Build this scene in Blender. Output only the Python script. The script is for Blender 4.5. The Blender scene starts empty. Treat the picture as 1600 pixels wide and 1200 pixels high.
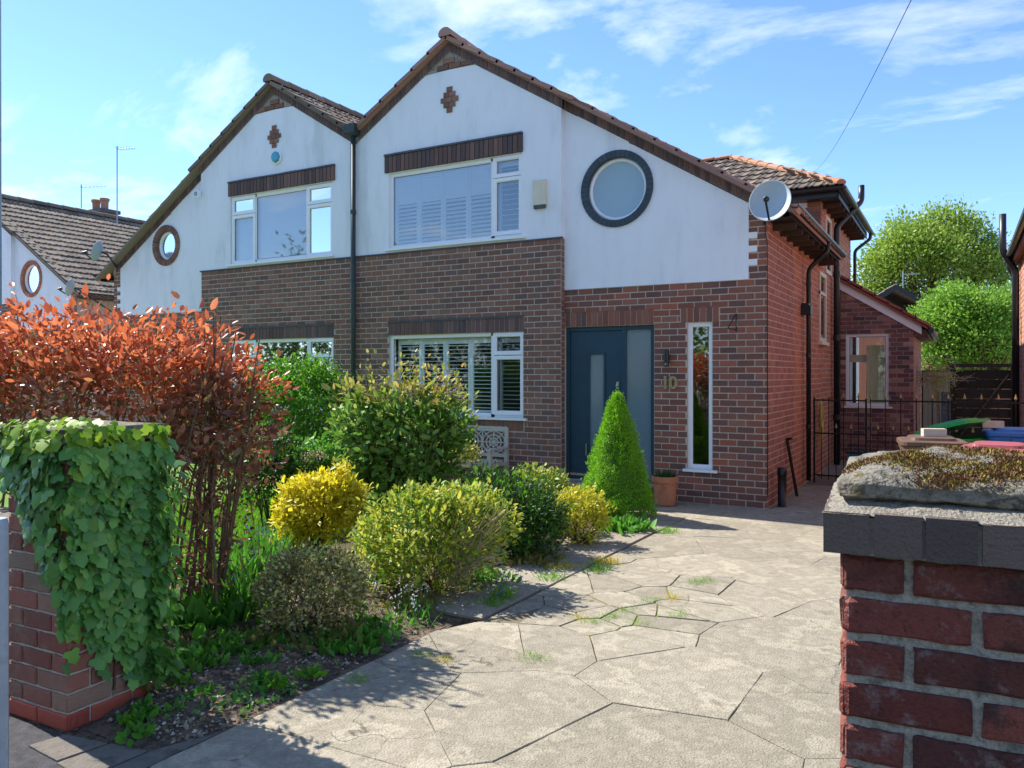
import bpy, bmesh, math, random
import numpy as np
from mathutils import Vector, Matrix
random.seed(7); RNG = np.random.default_rng(7)
R = math.radians
scene = bpy.context.scene
col = scene.collection
# ------------------------------------------------------------------ camera
F, HZ = 1235.0, 585.0                       # focal length and horizon in photo pixels (1600 x 1200)
YAW = math.atan(700 / 1235); CA, SA = math.cos(YAW), math.sin(YAW)
D0, CH = 10.02, 1.704                       # house corner distance, eye height
R0 = 398 / 1235 * D0
CX, CY = -(R0 * CA - D0 * SA), -(R0 * SA + D0 * CA)
cam = bpy.data.cameras.new('camera'); camo = bpy.data.objects.new('camera', cam); col.objects.link(camo)
camo.location = (CX, CY, CH); camo.rotation_euler = (R(90), 0, YAW)
cam.sensor_fit = 'HORIZONTAL'; cam.sensor_width = 36.0; cam.lens = 36.0 * F / 1600
cam.shift_y = (HZ - 600) / 1600; cam.clip_start = 0.05; cam.clip_end = 2000
scene.camera = camo
# ------------------------------------------------------------------ sky, sun, exposure
SUN_EL, SUN_BACK = R(46), R(6.0)            # sun from the left (-X), slightly behind the facade
sun_dir = Vector((-math.cos(SUN_EL) * math.cos(SUN_BACK), math.cos(SUN_EL) * math.sin(SUN_BACK), math.sin(SUN_EL)))
world = bpy.data.worlds.new('World'); scene.world = world; world.use_nodes = True
wn = world.node_tree; wn.nodes.clear()
def wnode(t, **k):
    n = wn.nodes.new(t)
    for a, b in k.items(): setattr(n, a, b)
    return n
wo = wnode('ShaderNodeOutputWorld'); bg = wnode('ShaderNodeBackground'); bg.inputs[1].default_value = 0.115
sky = wnode('ShaderNodeTexSky', sky_type='NISHITA', sun_disc=False)
sky.sun_elevation = SUN_EL; sky.sun_rotation = math.atan2(sun_dir.x, sun_dir.y)
sky.air_density = 1.0; sky.dust_density = 0.1; sky.ozone_density = 7.0; sky.altitude = 1200
tc = wnode('ShaderNodeTexCoord'); sepx = wnode('ShaderNodeSeparateXYZ'); wn.links.new(tc.outputs['Generated'], sepx.inputs[0])
# clouds: the direction is projected on a flat cloud deck, so they shrink toward the horizon all round
mx = wnode('ShaderNodeMath', operation='MAXIMUM'); mx.inputs[1].default_value = 0.0; wn.links.new(sepx.outputs[2], mx.inputs[0])
ad = wnode('ShaderNodeMath', operation='ADD'); ad.inputs[1].default_value = 0.22; wn.links.new(mx.outputs[0], ad.inputs[0])
dv = wnode('ShaderNodeVectorMath', operation='DIVIDE'); wn.links.new(tc.outputs['Generated'], dv.inputs[0]); 
cb = wnode('ShaderNodeCombineXYZ')
for i in range(3): wn.links.new(ad.outputs[0], cb.inputs[i])
wn.links.new(cb.outputs[0], dv.inputs[1])
mp = wnode('ShaderNodeMapping'); mp.inputs['Location'].default_value = (3.1, 0.7, 0); mp.inputs['Scale'].default_value = (1.5, 2.3, 0); mp.inputs['Rotation'].default_value = (0, 0, R(20))
wn.links.new(dv.outputs[0], mp.inputs[0])
cn = wnode('ShaderNodeTexNoise'); cn.inputs['Scale'].default_value = 1.15; cn.inputs['Detail'].default_value = 9; cn.inputs['Roughness'].default_value = 0.6; cn.inputs['Distortion'].default_value = 0.35
wn.links.new(mp.outputs[0], cn.inputs['Vector'])
cr = wnode('ShaderNodeValToRGB'); cr.color_ramp.elements[0].position = 0.51; cr.color_ramp.elements[1].position = 0.80
cr.color_ramp.elements[0].color = (0, 0, 0, 1); cr.color_ramp.elements[1].color = (0.8, 0.8, 0.8, 1)
wn.links.new(cn.outputs[0], cr.inputs[0])
cm = wnode('ShaderNodeMix', data_type='RGBA'); cm.inputs[7].default_value = (6.0, 6.1, 6.3, 1)
wn.links.new(cr.outputs[0], cm.inputs[0]); wn.links.new(sky.outputs[0], cm.inputs[6])
wn.links.new(cm.outputs[2], bg.inputs[0]); wn.links.new(bg.outputs[0], wo.inputs[0])
sl = bpy.data.lights.new('sun', 'SUN'); sl.energy = 4.1; sl.angle = R(0.53); sl.color = (1.0, 0.94, 0.84)
so = bpy.data.objects.new('sun', sl); col.objects.link(so); so.rotation_euler = sun_dir.to_track_quat('Z', 'Y').to_euler(); so.location = (-20, 0, 20)
vs = scene.view_settings; vs.view_transform = 'Standard'; vs.look = 'None'; vs.gamma = 1.0; vs.use_curve_mapping = False; vs.exposure = 1.3
scene.cycles.max_bounces = 6; scene.cycles.diffuse_bounces = 4; scene.cycles.transparent_max_bounces = 12
# ------------------------------------------------------------------ photo pixel -> place
def ray(u, v):
    a, b = (u - 800) / F, -(v - HZ) / F
    return Vector((a * CA - SA, a * SA + CA, b))
def atd(u, v, d): return Vector((CX, CY, CH)) + ray(u, v) * d
def onZ(u, v, z=0.0):
    r = ray(u, v); t = (z - CH) / r.z; return Vector((CX, CY, CH)) + r * t
# ------------------------------------------------------------------ materials
def lin(h):
    h = h.lstrip('#'); c = [int(h[i:i + 2], 16) / 255 for i in (0, 2, 4)]
    return tuple(x / 12.92 if x <= .04045 else ((x + .055) / 1.055) ** 2.4 for x in c) + (1,)
MATS = {}
def pmat(name, cols, rough=0.7, scale=8.0, bump=0.0, bscale=60.0, rnd=0.0, palette=False, spec=0.3, metal=0.0, trans=0.0, detail=5.0, stretch=None, coat=0.0):
    """cols: list of hex; a noise (or, with palette, a per-piece random) picks between them; rnd: per-piece value spread; trans: translucency"""
    if name in MATS: return MATS[name]
    m = bpy.data.materials.new(name); m.use_nodes = True; nt = m.node_tree; N = nt.nodes; L = nt.links
    b = N['Principled BSDF']; b.inputs['Roughness'].default_value = rough; b.inputs['Metallic'].default_value = metal
    b.inputs['Specular IOR Level'].default_value = spec
    if coat: b.inputs['Coat Weight'].default_value = coat
    geo = N.new('ShaderNodeNewGeometry'); oi = N.new('ShaderNodeObjectInfo')
    sm = N.new('ShaderNodeMath'); sm.operation = 'ADD'; L.new(geo.outputs['Random Per Island'], sm.inputs[0]); L.new(oi.outputs['Random'], sm.inputs[1])
    fr = N.new('ShaderNodeMath'); fr.operation = 'FRACT'; L.new(sm.outputs[0], fr.inputs[0])
    vec = geo.outputs['Position']
    if stretch:
        mpn = N.new('ShaderNodeMapping'); mpn.inputs['Scale'].default_value = stretch; L.new(vec, mpn.inputs[0]); vec = mpn.outputs[0]
    nz = N.new('ShaderNodeTexNoise'); nz.inputs['Scale'].default_value = scale; nz.inputs['Detail'].default_value = detail; nz.inputs['Roughness'].default_value = 0.62; L.new(vec, nz.inputs['Vector'])
    rp = N.new('ShaderNodeValToRGB'); cr_ = rp.color_ramp
    n = len(cols); lo, hi = (0.0, 1.0) if palette else (0.32, 0.68)
    if n == 1: cols = cols * 2; n = 2
    while len(cr_.elements) < n: cr_.elements.new(0.5)
    for i, c in enumerate(cols):
        cr_.elements[i].position = lo + (hi - lo) * i / (n - 1); cr_.elements[i].color = lin(c)
    L.new(fr.outputs[0] if palette else nz.outputs[0], rp.inputs[0])
    hsv = N.new('ShaderNodeHueSaturation'); L.new(rp.outputs[0], hsv.inputs['Color'])
    val = N.new('ShaderNodeMapRange'); val.inputs[3].default_value = 1 - rnd; val.inputs[4].default_value = 1 + rnd
    if palette:
        mul = N.new('ShaderNodeMath'); mul.operation = 'MULTIPLY'; mul.inputs[1].default_value = 7.31; L.new(fr.outputs[0], mul.inputs[0])
        fr2 = N.new('ShaderNodeMath'); fr2.operation = 'FRACT'; L.new(mul.outputs[0], fr2.inputs[0])
        ml = N.new('ShaderNodeMath'); ml.operation = 'MULTIPLY_ADD'; ml.inputs[1].default_value = 0.5; L.new(fr2.outputs[0], ml.inputs[0])
        hf = N.new('ShaderNodeMath'); hf.operation = 'MULTIPLY'; hf.inputs[1].default_value = 0.5; L.new(nz.outputs[0], hf.inputs[0]); L.new(hf.outputs[0], ml.inputs[2])
        L.new(ml.outputs[0], val.inputs[0])
    else: L.new(fr.outputs[0], val.inputs[0])
    L.new(val.outputs[0], hsv.inputs['Value']); L.new(hsv.outputs[0], b.inputs['Base Color'])
    if bump:
        bn = N.new('ShaderNodeTexNoise'); bn.inputs['Scale'].default_value = bscale; bn.inputs['Detail'].default_value = 6; L.new(geo.outputs['Position'], bn.inputs['Vector'])
        bp = N.new('ShaderNodeBump'); bp.inputs['Strength'].default_value = bump; bp.inputs['Distance'].default_value = 0.01; L.new(bn.outputs[0], bp.inputs['Height']); L.new(bp.outputs[0], b.inputs['Normal'])
    if trans:
        tr = N.new('ShaderNodeBsdfTranslucent'); L.new(hsv.outputs[0], tr.inputs[0]); mxs = N.new('ShaderNodeMixShader'); mxs.inputs[0].default_value = trans
        out = N['Material Output']; L.new(b.outputs[0], mxs.inputs[1]); L.new(tr.outputs[0], mxs.inputs[2]); L.new(mxs.outputs[0], out.inputs[0])
    MATS[name] = m; return m
def enhance(m, speck=None, crack=None, bloom=None, moss=None):
    """wear with a shape of its own on top of a pmat: fine pits, hairline cracks, pale salt bloom, moss patches"""
    nt = m.node_tree; N = nt.nodes; L = nt.links; b = N['Principled BSDF']; src = b.inputs['Base Color'].links[0].from_socket; geo = N.new('ShaderNodeNewGeometry')
    def layer(src, fac, colr, mode='MIX'):
        mx_ = N.new('ShaderNodeMix'); mx_.data_type = 'RGBA'; mx_.blend_type = mode; L.new(fac, mx_.inputs[0]); L.new(src, mx_.inputs[6]); mx_.inputs[7].default_value = colr; return mx_.outputs[2]
    def noise_fac(scale, lo, hi, amt, det=6, rough=.65):
        n = N.new('ShaderNodeTexNoise'); n.inputs['Scale'].default_value = scale; n.inputs['Detail'].default_value = det; n.inputs['Roughness'].default_value = rough; L.new(geo.outputs['Position'], n.inputs['Vector'])
        r_ = N.new('ShaderNodeMapRange'); r_.inputs[1].default_value = lo; r_.inputs[2].default_value = hi; r_.inputs[4].default_value = amt; L.new(n.outputs[0], r_.inputs[0]); return r_.outputs[0]
    if speck: src = layer(src, noise_fac(speck[0], .52, .70, speck[1]), lin(speck[2]))
    if bloom: src = layer(src, noise_fac(bloom[0], bloom[3] if len(bloom) > 3 else .55, .75, bloom[1], 9, .72), lin(bloom[2]))
    if moss: src = layer(src, noise_fac(moss[0], moss[3] if len(moss) > 3 else .56, .66, moss[1], 8, .7), lin(moss[2]))
    if crack:
        wv = N.new('ShaderNodeTexNoise'); wv.inputs['Scale'].default_value = 3.0; wv.inputs['Detail'].default_value = 5; L.new(geo.outputs['Position'], wv.inputs['Vector'])
        am = N.new('ShaderNodeVectorMath'); am.operation = 'MULTIPLY_ADD'; am.inputs[1].default_value = (.35, .35, .35); L.new(wv.outputs['Color'], am.inputs[0]); L.new(geo.outputs['Position'], am.inputs[2])
        v = N.new('ShaderNodeTexVoronoi'); v.feature = 'DISTANCE_TO_EDGE'; v.inputs['Scale'].default_value = crack[0]; L.new(am.outputs[0], v.inputs['Vector'])
        r_ = N.new('ShaderNodeMapRange'); r_.inputs[1].default_value = crack[1]; r_.inputs[2].default_value = 0; r_.inputs[4].default_value = 1; L.new(v.outputs['Distance'], r_.inputs[0])
        mk = N.new('ShaderNodeMath'); mk.operation = 'MULTIPLY'; L.new(r_.outputs[0], mk.inputs[0]); L.new(noise_fac(.9, .48, .60, .75), mk.inputs[1]); src = layer(src, mk.outputs[0], lin(crack[2]))
    L.new(src, b.inputs['Base Color'])
def glass(name, tint, refl=0.10, frosted=0.0, opacity=0.0, inner='#9fb4bd'):
    m = bpy.data.materials.new(name); m.use_nodes = True; nt = m.node_tree; N = nt.nodes; L = nt.links; N.clear()
    out = N.new('ShaderNodeOutputMaterial'); gl = N.new('ShaderNodeBsdfGlossy'); gl.inputs['Roughness'].default_value = 0.02 + frosted * 0.2
    tr = N.new('ShaderNodeBsdfTransparent'); tr.inputs[0].default_value = lin(tint); df = N.new('ShaderNodeBsdfDiffuse'); df.inputs[0].default_value = lin(inner)
    m1 = N.new('ShaderNodeMixShader'); m1.inputs[0].default_value = opacity; L.new(tr.outputs[0], m1.inputs[1]); L.new(df.outputs[0], m1.inputs[2])
    fz = N.new('ShaderNodeFresnel'); fz.inputs[0].default_value = 1.5; ad_ = N.new('ShaderNodeMath'); ad_.operation = 'ADD'; ad_.use_clamp = True; ad_.inputs[1].default_value = refl; L.new(fz.outputs[0], ad_.inputs[0])
    m2 = N.new('ShaderNodeMixShader'); L.new(ad_.outputs[0], m2.inputs[0]); L.new(m1.outputs[0], m2.inputs[1]); L.new(gl.outputs[0], m2.inputs[2]); L.new(m2.outputs[0], out.inputs[0])
    return m
M = {}
M['brick'] = pmat('brown_brick', ['#74574b', '#875f50', '#785a4e', '#926b5b', '#66534e', '#8a6454', '#7a594c'], 0.85, 25, 0.5, 90, 0.22, True)
M['brick_red'] = pmat('red_brown_brick', ['#7a5348', '#8c5a4a', '#68504a', '#985a48', '#805446', '#6c4e48', '#946450'], 0.85, 14, 0.5, 90, 0.25, True)
M['brick_side'] = pmat('side_brick', ['#8e5f55', '#a06a5c', '#946258', '#a87262', '#865a52'], 0.85, 20, 0.5, 90, 0.2, True)
M['brick_orange'] = pmat('orange_brick', ['#ac6c54', '#b8775a', '#a06450', '#b0745e'], 0.85, 20, 0.4, 90, 0.18, True)
M['brick_purple'] = pmat('purple_brick', ['#6a4a4c', '#8a5a52', '#5a4a50', '#94665c', '#b08a7e', '#744e4c'], 0.85, 20, 0.5, 90, 0.22, True)
M['brick_old'] = pmat('old_red_brick', ['#6e3a32', '#7c443a', '#54332f', '#83493c', '#663a36'], 0.88, 22, 0.9, 120, 0.3, True)
M['brick_pillar'] = pmat('pillar_brick', ['#8c5548', '#9a6050', '#84574b', '#a06656', '#8f7a66'], 0.88, 18, 0.7, 100, 0.25, True)
M['brick_base'] = pmat('smooth_red_brick', ['#a9503f', '#b55a46', '#a04a3c'], 0.6, 20, 0.2, 80, 0.1, True)
M['slate_brick'] = pmat('painted_slate_brick', ['#3c4a54', '#424f58', '#384650'], 0.6, 20, 0.3, 80, 0.1, True)
M['brick_lintel'] = pmat('lintel_brick', ['#5c4c4a', '#6e5650', '#54494c', '#7a5e56', '#62504e'], 0.85, 20, 0.5, 90, 0.2, True)
M['mortar'] = pmat('mortar', ['#b5a899', '#c2b6a8', '#a0958a'], 0.95, 12, 0.5, 120)
M['mortar_dark'] = pmat('grey_mortar', ['#8d867e', '#a8a096', '#6f6a64'], 0.95, 14, 0.9, 90)
M['render'] = pmat('white_render', ['#d3d7db', '#e4e7ec', '#e8ebf0', '#dfe2e7'], 0.9, 1.3, 0.45, 60, detail=9, stretch=(1.6, 1.6, .45))
M['upvc'] = pmat('white_upvc', ['#e8eaec', '#eceef0'], 0.35, 3, spec=0.5)
M['cream'] = pmat('cream_paint', ['#d9d2bd', '#cfc8b2'], 0.6, 6)
M['slat'] = pmat('white_slat', ['#e4e8ea', '#eaedef'], 0.45, 3)
M['blind'] = pmat('white_blind', ['#dfe6ea', '#e6ecef'], 0.9, 2)
M['door'] = pmat('blue_grey_door', ['#22404f', '#254555'], 0.4, 6, 0.08, 200, spec=0.4)
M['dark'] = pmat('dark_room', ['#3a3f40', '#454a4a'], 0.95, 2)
M['black'] = pmat('black_plastic', ['#17191c', '#1e2024'], 0.38, 5, spec=0.5)
M['iron'] = pmat('black_iron', ['#141416', '#201c1b'], 0.5, 30, 0.3, 150)
M['pipe_grey'] = pmat('dark_green_grey_pipe', ['#33423f', '#2c3836'], 0.45, 6, spec=0.4)
M['gold'] = pmat('gold_paint', ['#a89a70', '#9a8c64'], 0.45, 20, metal=0.3)
M['chrome'] = pmat('silver_metal', ['#c8ccd0', '#b8bcc2'], 0.25, 20, metal=0.9)
M['galv'] = pmat('galvanised_metal', ['#8d9aa8', '#9aa7b3', '#7f8c99'], 0.5, 9, metal=0.35)
M['tile'] = pmat('brown_roof_tile', ['#9a786b', '#a88376', '#8f7066', '#b08c7c', '#a07c6e'], 0.85, 9, 0.5, 70, 0.2, True)
M['tile_old'] = pmat('weathered_roof_tile', ['#6a5f55', '#7a6e62', '#82766a', '#5f564e', '#8c8070'], 0.9, 7, 0.6, 60, 0.22, True)
M['tile_red'] = pmat('red_roof_tile', ['#94564a', '#a05f50', '#8a5046'], 0.8, 9, 0.4, 70, 0.15, True)
M['tile_orange'] = pmat('orange_ridge_tile', ['#a8765a', '#b48468', '#987058', '#b08a74'], 0.85, 12, 0.6, 60, 0.2, True)
M['wood_grey'] = pmat('weathered_teak', ['#b8b0a2', '#c4bcae', '#a69d8f'], 0.85, 14, 0.4, 80, stretch=(1, 1, 6))
M['wood_dark'] = pmat('dark_stained_wood', ['#3d3029', '#4a3a30', '#33291f'], 0.85, 10, 0.4, 60, 0.2, stretch=(1, 1, 8))
M['wood_brown'] = pmat('brown_stained_board', ['#6a4f3e', '#745846'], 0.8, 8, 0.3)
M['shed'] = pmat('cream_shed_board', ['#c9bda6', '#d2c7b2'], 0.8, 8, 0.2, 60, 0.06)
M['concrete'] = pmat('paving_concrete', ['#7d7768', '#989080', '#878070', '#a29a88', '#7a7465'], 0.92, 3.6, 0.9, 85, 0.13, detail=9)
M['path'] = pmat('path_slab_stone', ['#857d70', '#978e7f', '#79736a'], 0.92, 4, 0.7, 85, 0.1, detail=9)
M['stone'] = pmat('lichen_stone', ['#54514a', '#6c685e', '#837e72', '#454440', '#8f897c'], 0.95, 22, 1.0, 110, detail=10)
M['soil'] = pmat('dry_soil', ['#4a3f35', '#6a5a4a', '#3a322b', '#7d6c58'], 0.97, 9, 1.0, 60, detail=9)
M['asphalt'] = pmat('asphalt', ['#3a3a3c', '#48474a', '#525052'], 0.95, 18, 1.0, 160)
M['terracotta'] = pmat('terracotta', ['#b26f52', '#bd7b5e', '#a5664b'], 0.8, 9, 0.2)
M['moss'] = pmat('golden_moss', ['#7a6a2c', '#96803a', '#6a5434', '#855a3a', '#9a9074'], 0.97, 30, 0.5, 200, 0.35)
M['turf'] = pmat('turf', ['#4a6a20', '#5c7f26', '#3e5a1c'], 0.95, 6, 0.5, 40)
M['lead'] = pmat('lead_grey', ['#4a4d50', '#5a5d60'], 0.7, 10, 0.3)
M['bark'] = pmat('bark', ['#4a3a2c', '#5d4a38', '#3b2f25'], 0.95, 12, 0.8, 50)
M['twig'] = pmat('red_brown_twig', ['#64523f', '#7a6650', '#503f33'], 0.9, 12, 0.3, rnd=0.2)
M['twig_pale'] = pmat('pale_dry_twig', ['#a8906e', '#c0aa88', '#8d775a'], 0.9, 12, 0.3, rnd=0.2)
enhance(M['concrete'], speck=(48, .4, '#5f584e'), crack=(1.1, .006, '#3f3a32'), bloom=(22, .3, '#aaa190', .52), moss=(3.2, .35, '#655f4c', .58)); enhance(M['concrete'], speck=(130, .45, '#544e46'))
enhance(M['path'], speck=(150, .5, '#55504a'), bloom=(6, .4, '#a59c8c'))
enhance(M['brick_old'], speck=(90, .7, '#3a2420'), bloom=(18, .8, '#958c88', .55), moss=(7, .75, '#2f2625', .52))
enhance(M['brick_pillar'], speck=(140, .35, '#5a3a32'), bloom=(5, .6, '#9a917c', .52))
enhance(M['brick'], bloom=(3, .3, '#94857a', .54)); enhance(M['brick_red'], bloom=(3, .25, '#988882', .56))
enhance(M['stone'], speck=(170, .6, '#3c3a34'), moss=(11, .85, '#6b5a2c', .52)); enhance(M['mortar_dark'], speck=(60, .5, '#6a655d')); enhance(M['soil'], speck=(120, .6, '#8d7d68'))
G = {}
G['clear'] = glass('window_glass', '#f6faf9', 0.05)
G['upper'] = glass('upstairs_glass', '#f6fafa', 0.22)
G['frost'] = glass('frosted_glass', '#b9ccd2', 0.05, 0.6, 0.72, '#7d95a0')
G['round'] = glass('obscure_round_glass', '#c4d6da', 0.04, 0.35, 0.7, '#a9c0ca')
def leafmat(name, cols, trans=0.35, rnd=0.25, rough=0.5, spec=0.35): return pmat(name, cols, rough, 3, 0, 60, rnd, True, spec, trans=trans)
LM = {
 'ivy': leafmat('ivy_leaf', ['#4f8238', '#62963f', '#44743a', '#78a84a', '#568a40'], 0.22, 0.25, 0.4, 0.4),
 'ivy_new': leafmat('ivy_new_leaf', ['#7aa02c', '#93b032', '#5f8e2a'], 0.4),
 'red': leafmat('copper_leaf', ['#a85238', '#bc6440', '#8c4a34', '#cc7044', '#9c5a40', '#b88050'], 0.48, 0.3, 0.35),
 'red_top': leafmat('orange_red_leaf', ['#c4683e', '#d07c50', '#b45a38', '#dc8c60'], 0.44, 0.2, 0.35),
 'plum': leafmat('plum_leaf', ['#7c4e40', '#946048', '#6a4238', '#a8704e', '#847048'], 0.25, 0.3, 0.35),
 'olive': leafmat('olive_leaf', ['#7a7c3c', '#8e8a48', '#6a6c34', '#9a8450'], 0.4),
 'privet': leafmat('privet_leaf', ['#4f8a1c', '#68a024', '#3c7218', '#7db42e'], 0.4),
 'shrub': leafmat('mid_green_leaf', ['#5c8a30', '#769e3c', '#48742c', '#98ac52', '#6a9438'], 0.38),
 'tip': leafmat('bronze_green_tip', ['#a3a84c', '#b89a58', '#8fa63e', '#b5ae5c'], 0.4),
 'gold': leafmat('golden_leaf', ['#d0c424', '#e0d030', '#bab422', '#e8da48'], 0.42, 0.18),
 'goldgreen': leafmat('lime_gold_leaf', ['#aeb634', '#c4c440', '#90a430', '#d4cc58', '#7c9430'], 0.4, 0.22),
 'varieg': leafmat('variegated_leaf', ['#b4b45c', '#d0ca7c', '#7c8a40', '#94805a', '#5e5440', '#dcd694'], 0.3, 0.3),
 'dark': leafmat('dark_conifer_leaf', ['#2f4a22', '#3e5f28', '#284020', '#547a2c'], 0.25, 0.3),
 'cone': leafmat('lime_conifer_leaf', ['#78b422', '#92c82c', '#629c1c', '#a4d43c'], 0.35, 0.22),
 'tree': leafmat('spring_tree_leaf', ['#7c9a34', '#93ac42', '#688a2e', '#a4b850'], 0.42, 0.25),
 'bush': leafmat('bright_bush_leaf', ['#76a434', '#8cb440', '#62902c', '#9cc050'], 0.42, 0.25),
 'herb': leafmat('herb_leaf', ['#4f8a2c', '#66a034', '#3d7426'], 0.4),
 'grass': leafmat('grass_blade', ['#6a9e1e', '#80b428', '#58881c'], 0.4),
 'blue': leafmat('bluebell_flower', ['#6a78c8', '#7f8cd6', '#5868b4'], 0.3),
 'pale': leafmat('dried_flower_head', ['#c8b090', '#d8c4a8', '#b89a78'], 0.3),
 'white': leafmat('white_flower', ['#d8d8d0', '#c8ccd8'], 0.3),
 'yellow': leafmat('yellow_foliage', ['#c8b428', '#b0a428', '#d8c440'], 0.4),
}
# ------------------------------------------------------------------ mesh building
class MB:
    def __init__(s): s.v = []; s.f = []
    def add(s, vs, fs):
        o = len(s.v); s.v += [tuple(p) for p in vs]; s.f += [tuple(i + o for i in f) for f in fs]; return s
    def box(s, x0, x1, y0, y1, z0, z1, mat=None):
        vs = [Vector((x, y, z)) for z in (z0, z1) for y in (y0, y1) for x in (x0, x1)]
        if mat is not None: vs = [mat @ p for p in vs]
        return s.add(vs, [(0, 2, 3, 1), (4, 5, 7, 6), (0, 1, 5, 4), (2, 6, 7, 3), (0, 4, 6, 2), (1, 3, 7, 5)])
    def bar(s, a, b, w, t, up=(0, 0, 1)):
        a, b = Vector(a), Vector(b); d = (b - a); l = d.length; d.normalize(); u = Vector(up); u = (u - d * u.dot(d))
        if u.length < 1e-4: u = Vector((1, 0, 0)) - d * d.x
        u.normalize(); w_ = d.cross(u)
        m = Matrix((( d.x, w_.x, u.x, a.x), (d.y, w_.y, u.y, a.y), (d.z, w_.z, u.z, a.z), (0, 0, 0, 1)))
        return s.box(0, l, -w / 2, w / 2, -t / 2, t / 2, m)
    def tube(s, pts, r, n=8, cap=True):
        pts = [Vector(p) for p in pts]; rs = r if isinstance(r, (list, tuple)) else [r] * len(pts)
        o = len(s.v); ref = None
        for i, p in enumerate(pts):
            d = (pts[min(i + 1, len(pts) - 1)] - pts[max(i - 1, 0)]).normalized()
            if ref is None: ref = Vector((0, 0, 1)) if abs(d.z) < 0.9 else Vector((1, 0, 0))
            a = d.cross(ref).normalized(); b = d.cross(a)
            for k in range(n):
                t = 2 * math.pi * k / n; s.v.append(tuple(p + (a * math.cos(t) + b * math.sin(t)) * rs[i]))
        for i in range(len(pts) - 1):
            for k in range(n):
                k2 = (k + 1) % n; s.f.append((o + i * n + k, o + i * n + k2, o + (i + 1) * n + k2, o + (i + 1) * n + k))
        if cap:
            s.f.append(tuple(o + k for k in range(n))[::-1]); s.f.append(tuple(o + (len(pts) - 1) * n + k for k in range(n)))
        return s
    def lathe(s, prof, n=24, centre=(0, 0, 0), axis=None):
        """prof: (r, z) pairs turned about z (or about axis through centre)"""
        q = Vector(axis).to_track_quat('Z', 'Y').to_matrix() if axis is not None else Matrix.Identity(3)
        o = len(s.v); c = Vector(centre)
        for r_, z_ in prof:
            for k in range(n):
                t = 2 * math.pi * k / n; s.v.append(tuple(c + q @ Vector((r_ * math.cos(t), r_ * math.sin(t), z_))))
        for i in range(len(prof) - 1):
            for k in range(n):
                k2 = (k + 1) % n; s.f.append((o + i * n + k, o + i * n + k2, o + (i + 1) * n + k2, o + (i + 1) * n + k))
        return s
    def prism(s, poly, h0, h1, to3):
        """poly (a,b) list; to3(a,b,h) -> point"""
        n = len(poly); o = len(s.v)
        for h in (h0, h1):
            for a, b in poly: s.v.append(tuple(to3(a, b, h)))
        s.f.append(tuple(o + k for k in range(n))[::-1]); s.f.append(tuple(o + n + k for k in range(n)))
        for k in range(n): k2 = (k + 1) % n; s.f.append((o + k, o + k2, o + n + k2, o + n + k))
        return s
    def mesh(s, name, mat, xf=None, smooth=False):
        me = bpy.data.meshes.new(name); vs = [xf(p) for p in s.v] if xf else s.v
        me.from_pydata([tuple(p) for p in vs], [], s.f); me.materials.append(mat); me.update()
        bm = bmesh.new(); bm.from_mesh(me); bmesh.ops.recalc_face_normals(bm, faces=bm.faces); bm.to_mesh(me); bm.free()
        if smooth: me.polygons.foreach_set('use_smooth', [True] * len(me.polygons))
        return me
    def build(s, name, mat, parent=None, xf=None, smooth=False):
        o = bpy.data.objects.new(name, s.mesh(name, mat, xf, smooth)); col.objects.link(o)
        if parent: o.parent = parent
        return o
def link(name, me, parent=None, mw=None):
    o = bpy.data.objects.new(name, me); col.objects.link(o)
    if parent: o.parent = parent
    if mw is not None: o.matrix_local = mw
    return o
def stuff_link(*a): return stuff(link(*a))
def tag(o, label=None, cat=None, group=None, kind=None):
    for k, v in (('label', label), ('category', cat), ('group', group), ('kind', kind)):
        if v: o[k] = v
    return o
def empty(name, loc=(0, 0, 0), label=None, cat=None, group=None):
    o = bpy.data.objects.new(name, None); col.objects.link(o); o.location = loc; o.empty_display_size = 0.1
    return tag(o, label, cat, group)
def struct(o): o['kind'] = 'structure'; return o
def stuff(o): o['kind'] = 'stuff'; return o
# ------------------------------------------------------------------ brickwork
def brick_list(s0, s1, z0, z1, holes=(), course=0.086, mod=0.225, j=0.014, zmax=None, shift=0.0):
    out = []; n = int(round((z1 - z0) / course)); ch = (z1 - z0) / n
    for i in range(n):
        a, b = z0 + i * ch + j / 2, z0 + (i + 1) * ch - j / 2; zc = (a + b) / 2
        cuts = [(h[0], h[1]) for h in holes if h[2] < zc < h[3]]
        s = s0 - mod + shift + (mod / 2 if i % 2 else 0)
        while s < s1:
            segs = [(max(s + j / 2, s0), min(s + mod - j / 2, s1))]
            for c0, c1 in cuts:
                segs = [q for p in segs for q in ((p[0], min(p[1], c0)), (max(p[0], c1), p[1]))]
            for p in segs:
                if p[1] - p[0] > 0.025 and (zmax is None or b < zmax((p[0] + p[1]) / 2) - 0.0): out.append((p[0], p[1], a, b))
            s += mod
    return out
def brick_geo(mb, a, b, c, d, to3, proud=0.006, bev=0.003):
    w = random.uniform(-.0025, .0025); p = proud + w
    ring = lambda i, h: [to3(a + i, c + i, h), to3(b - i, c + i, h), to3(b - i, d - i, h), to3(a + i, d - i, h)]
    vs = ring(0, -0.004) + ring(0, p - bev) + ring(bev, p)
    fs = [(k, (k + 1) % 4, (k + 1) % 4 + 4, k + 4) for k in range(4)] + [(k + 4, (k + 1) % 4 + 4, (k + 1) % 4 + 8, k + 8) for k in range(4)] + [(8, 9, 10, 11)]
    mb.add(vs, fs)
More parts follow.
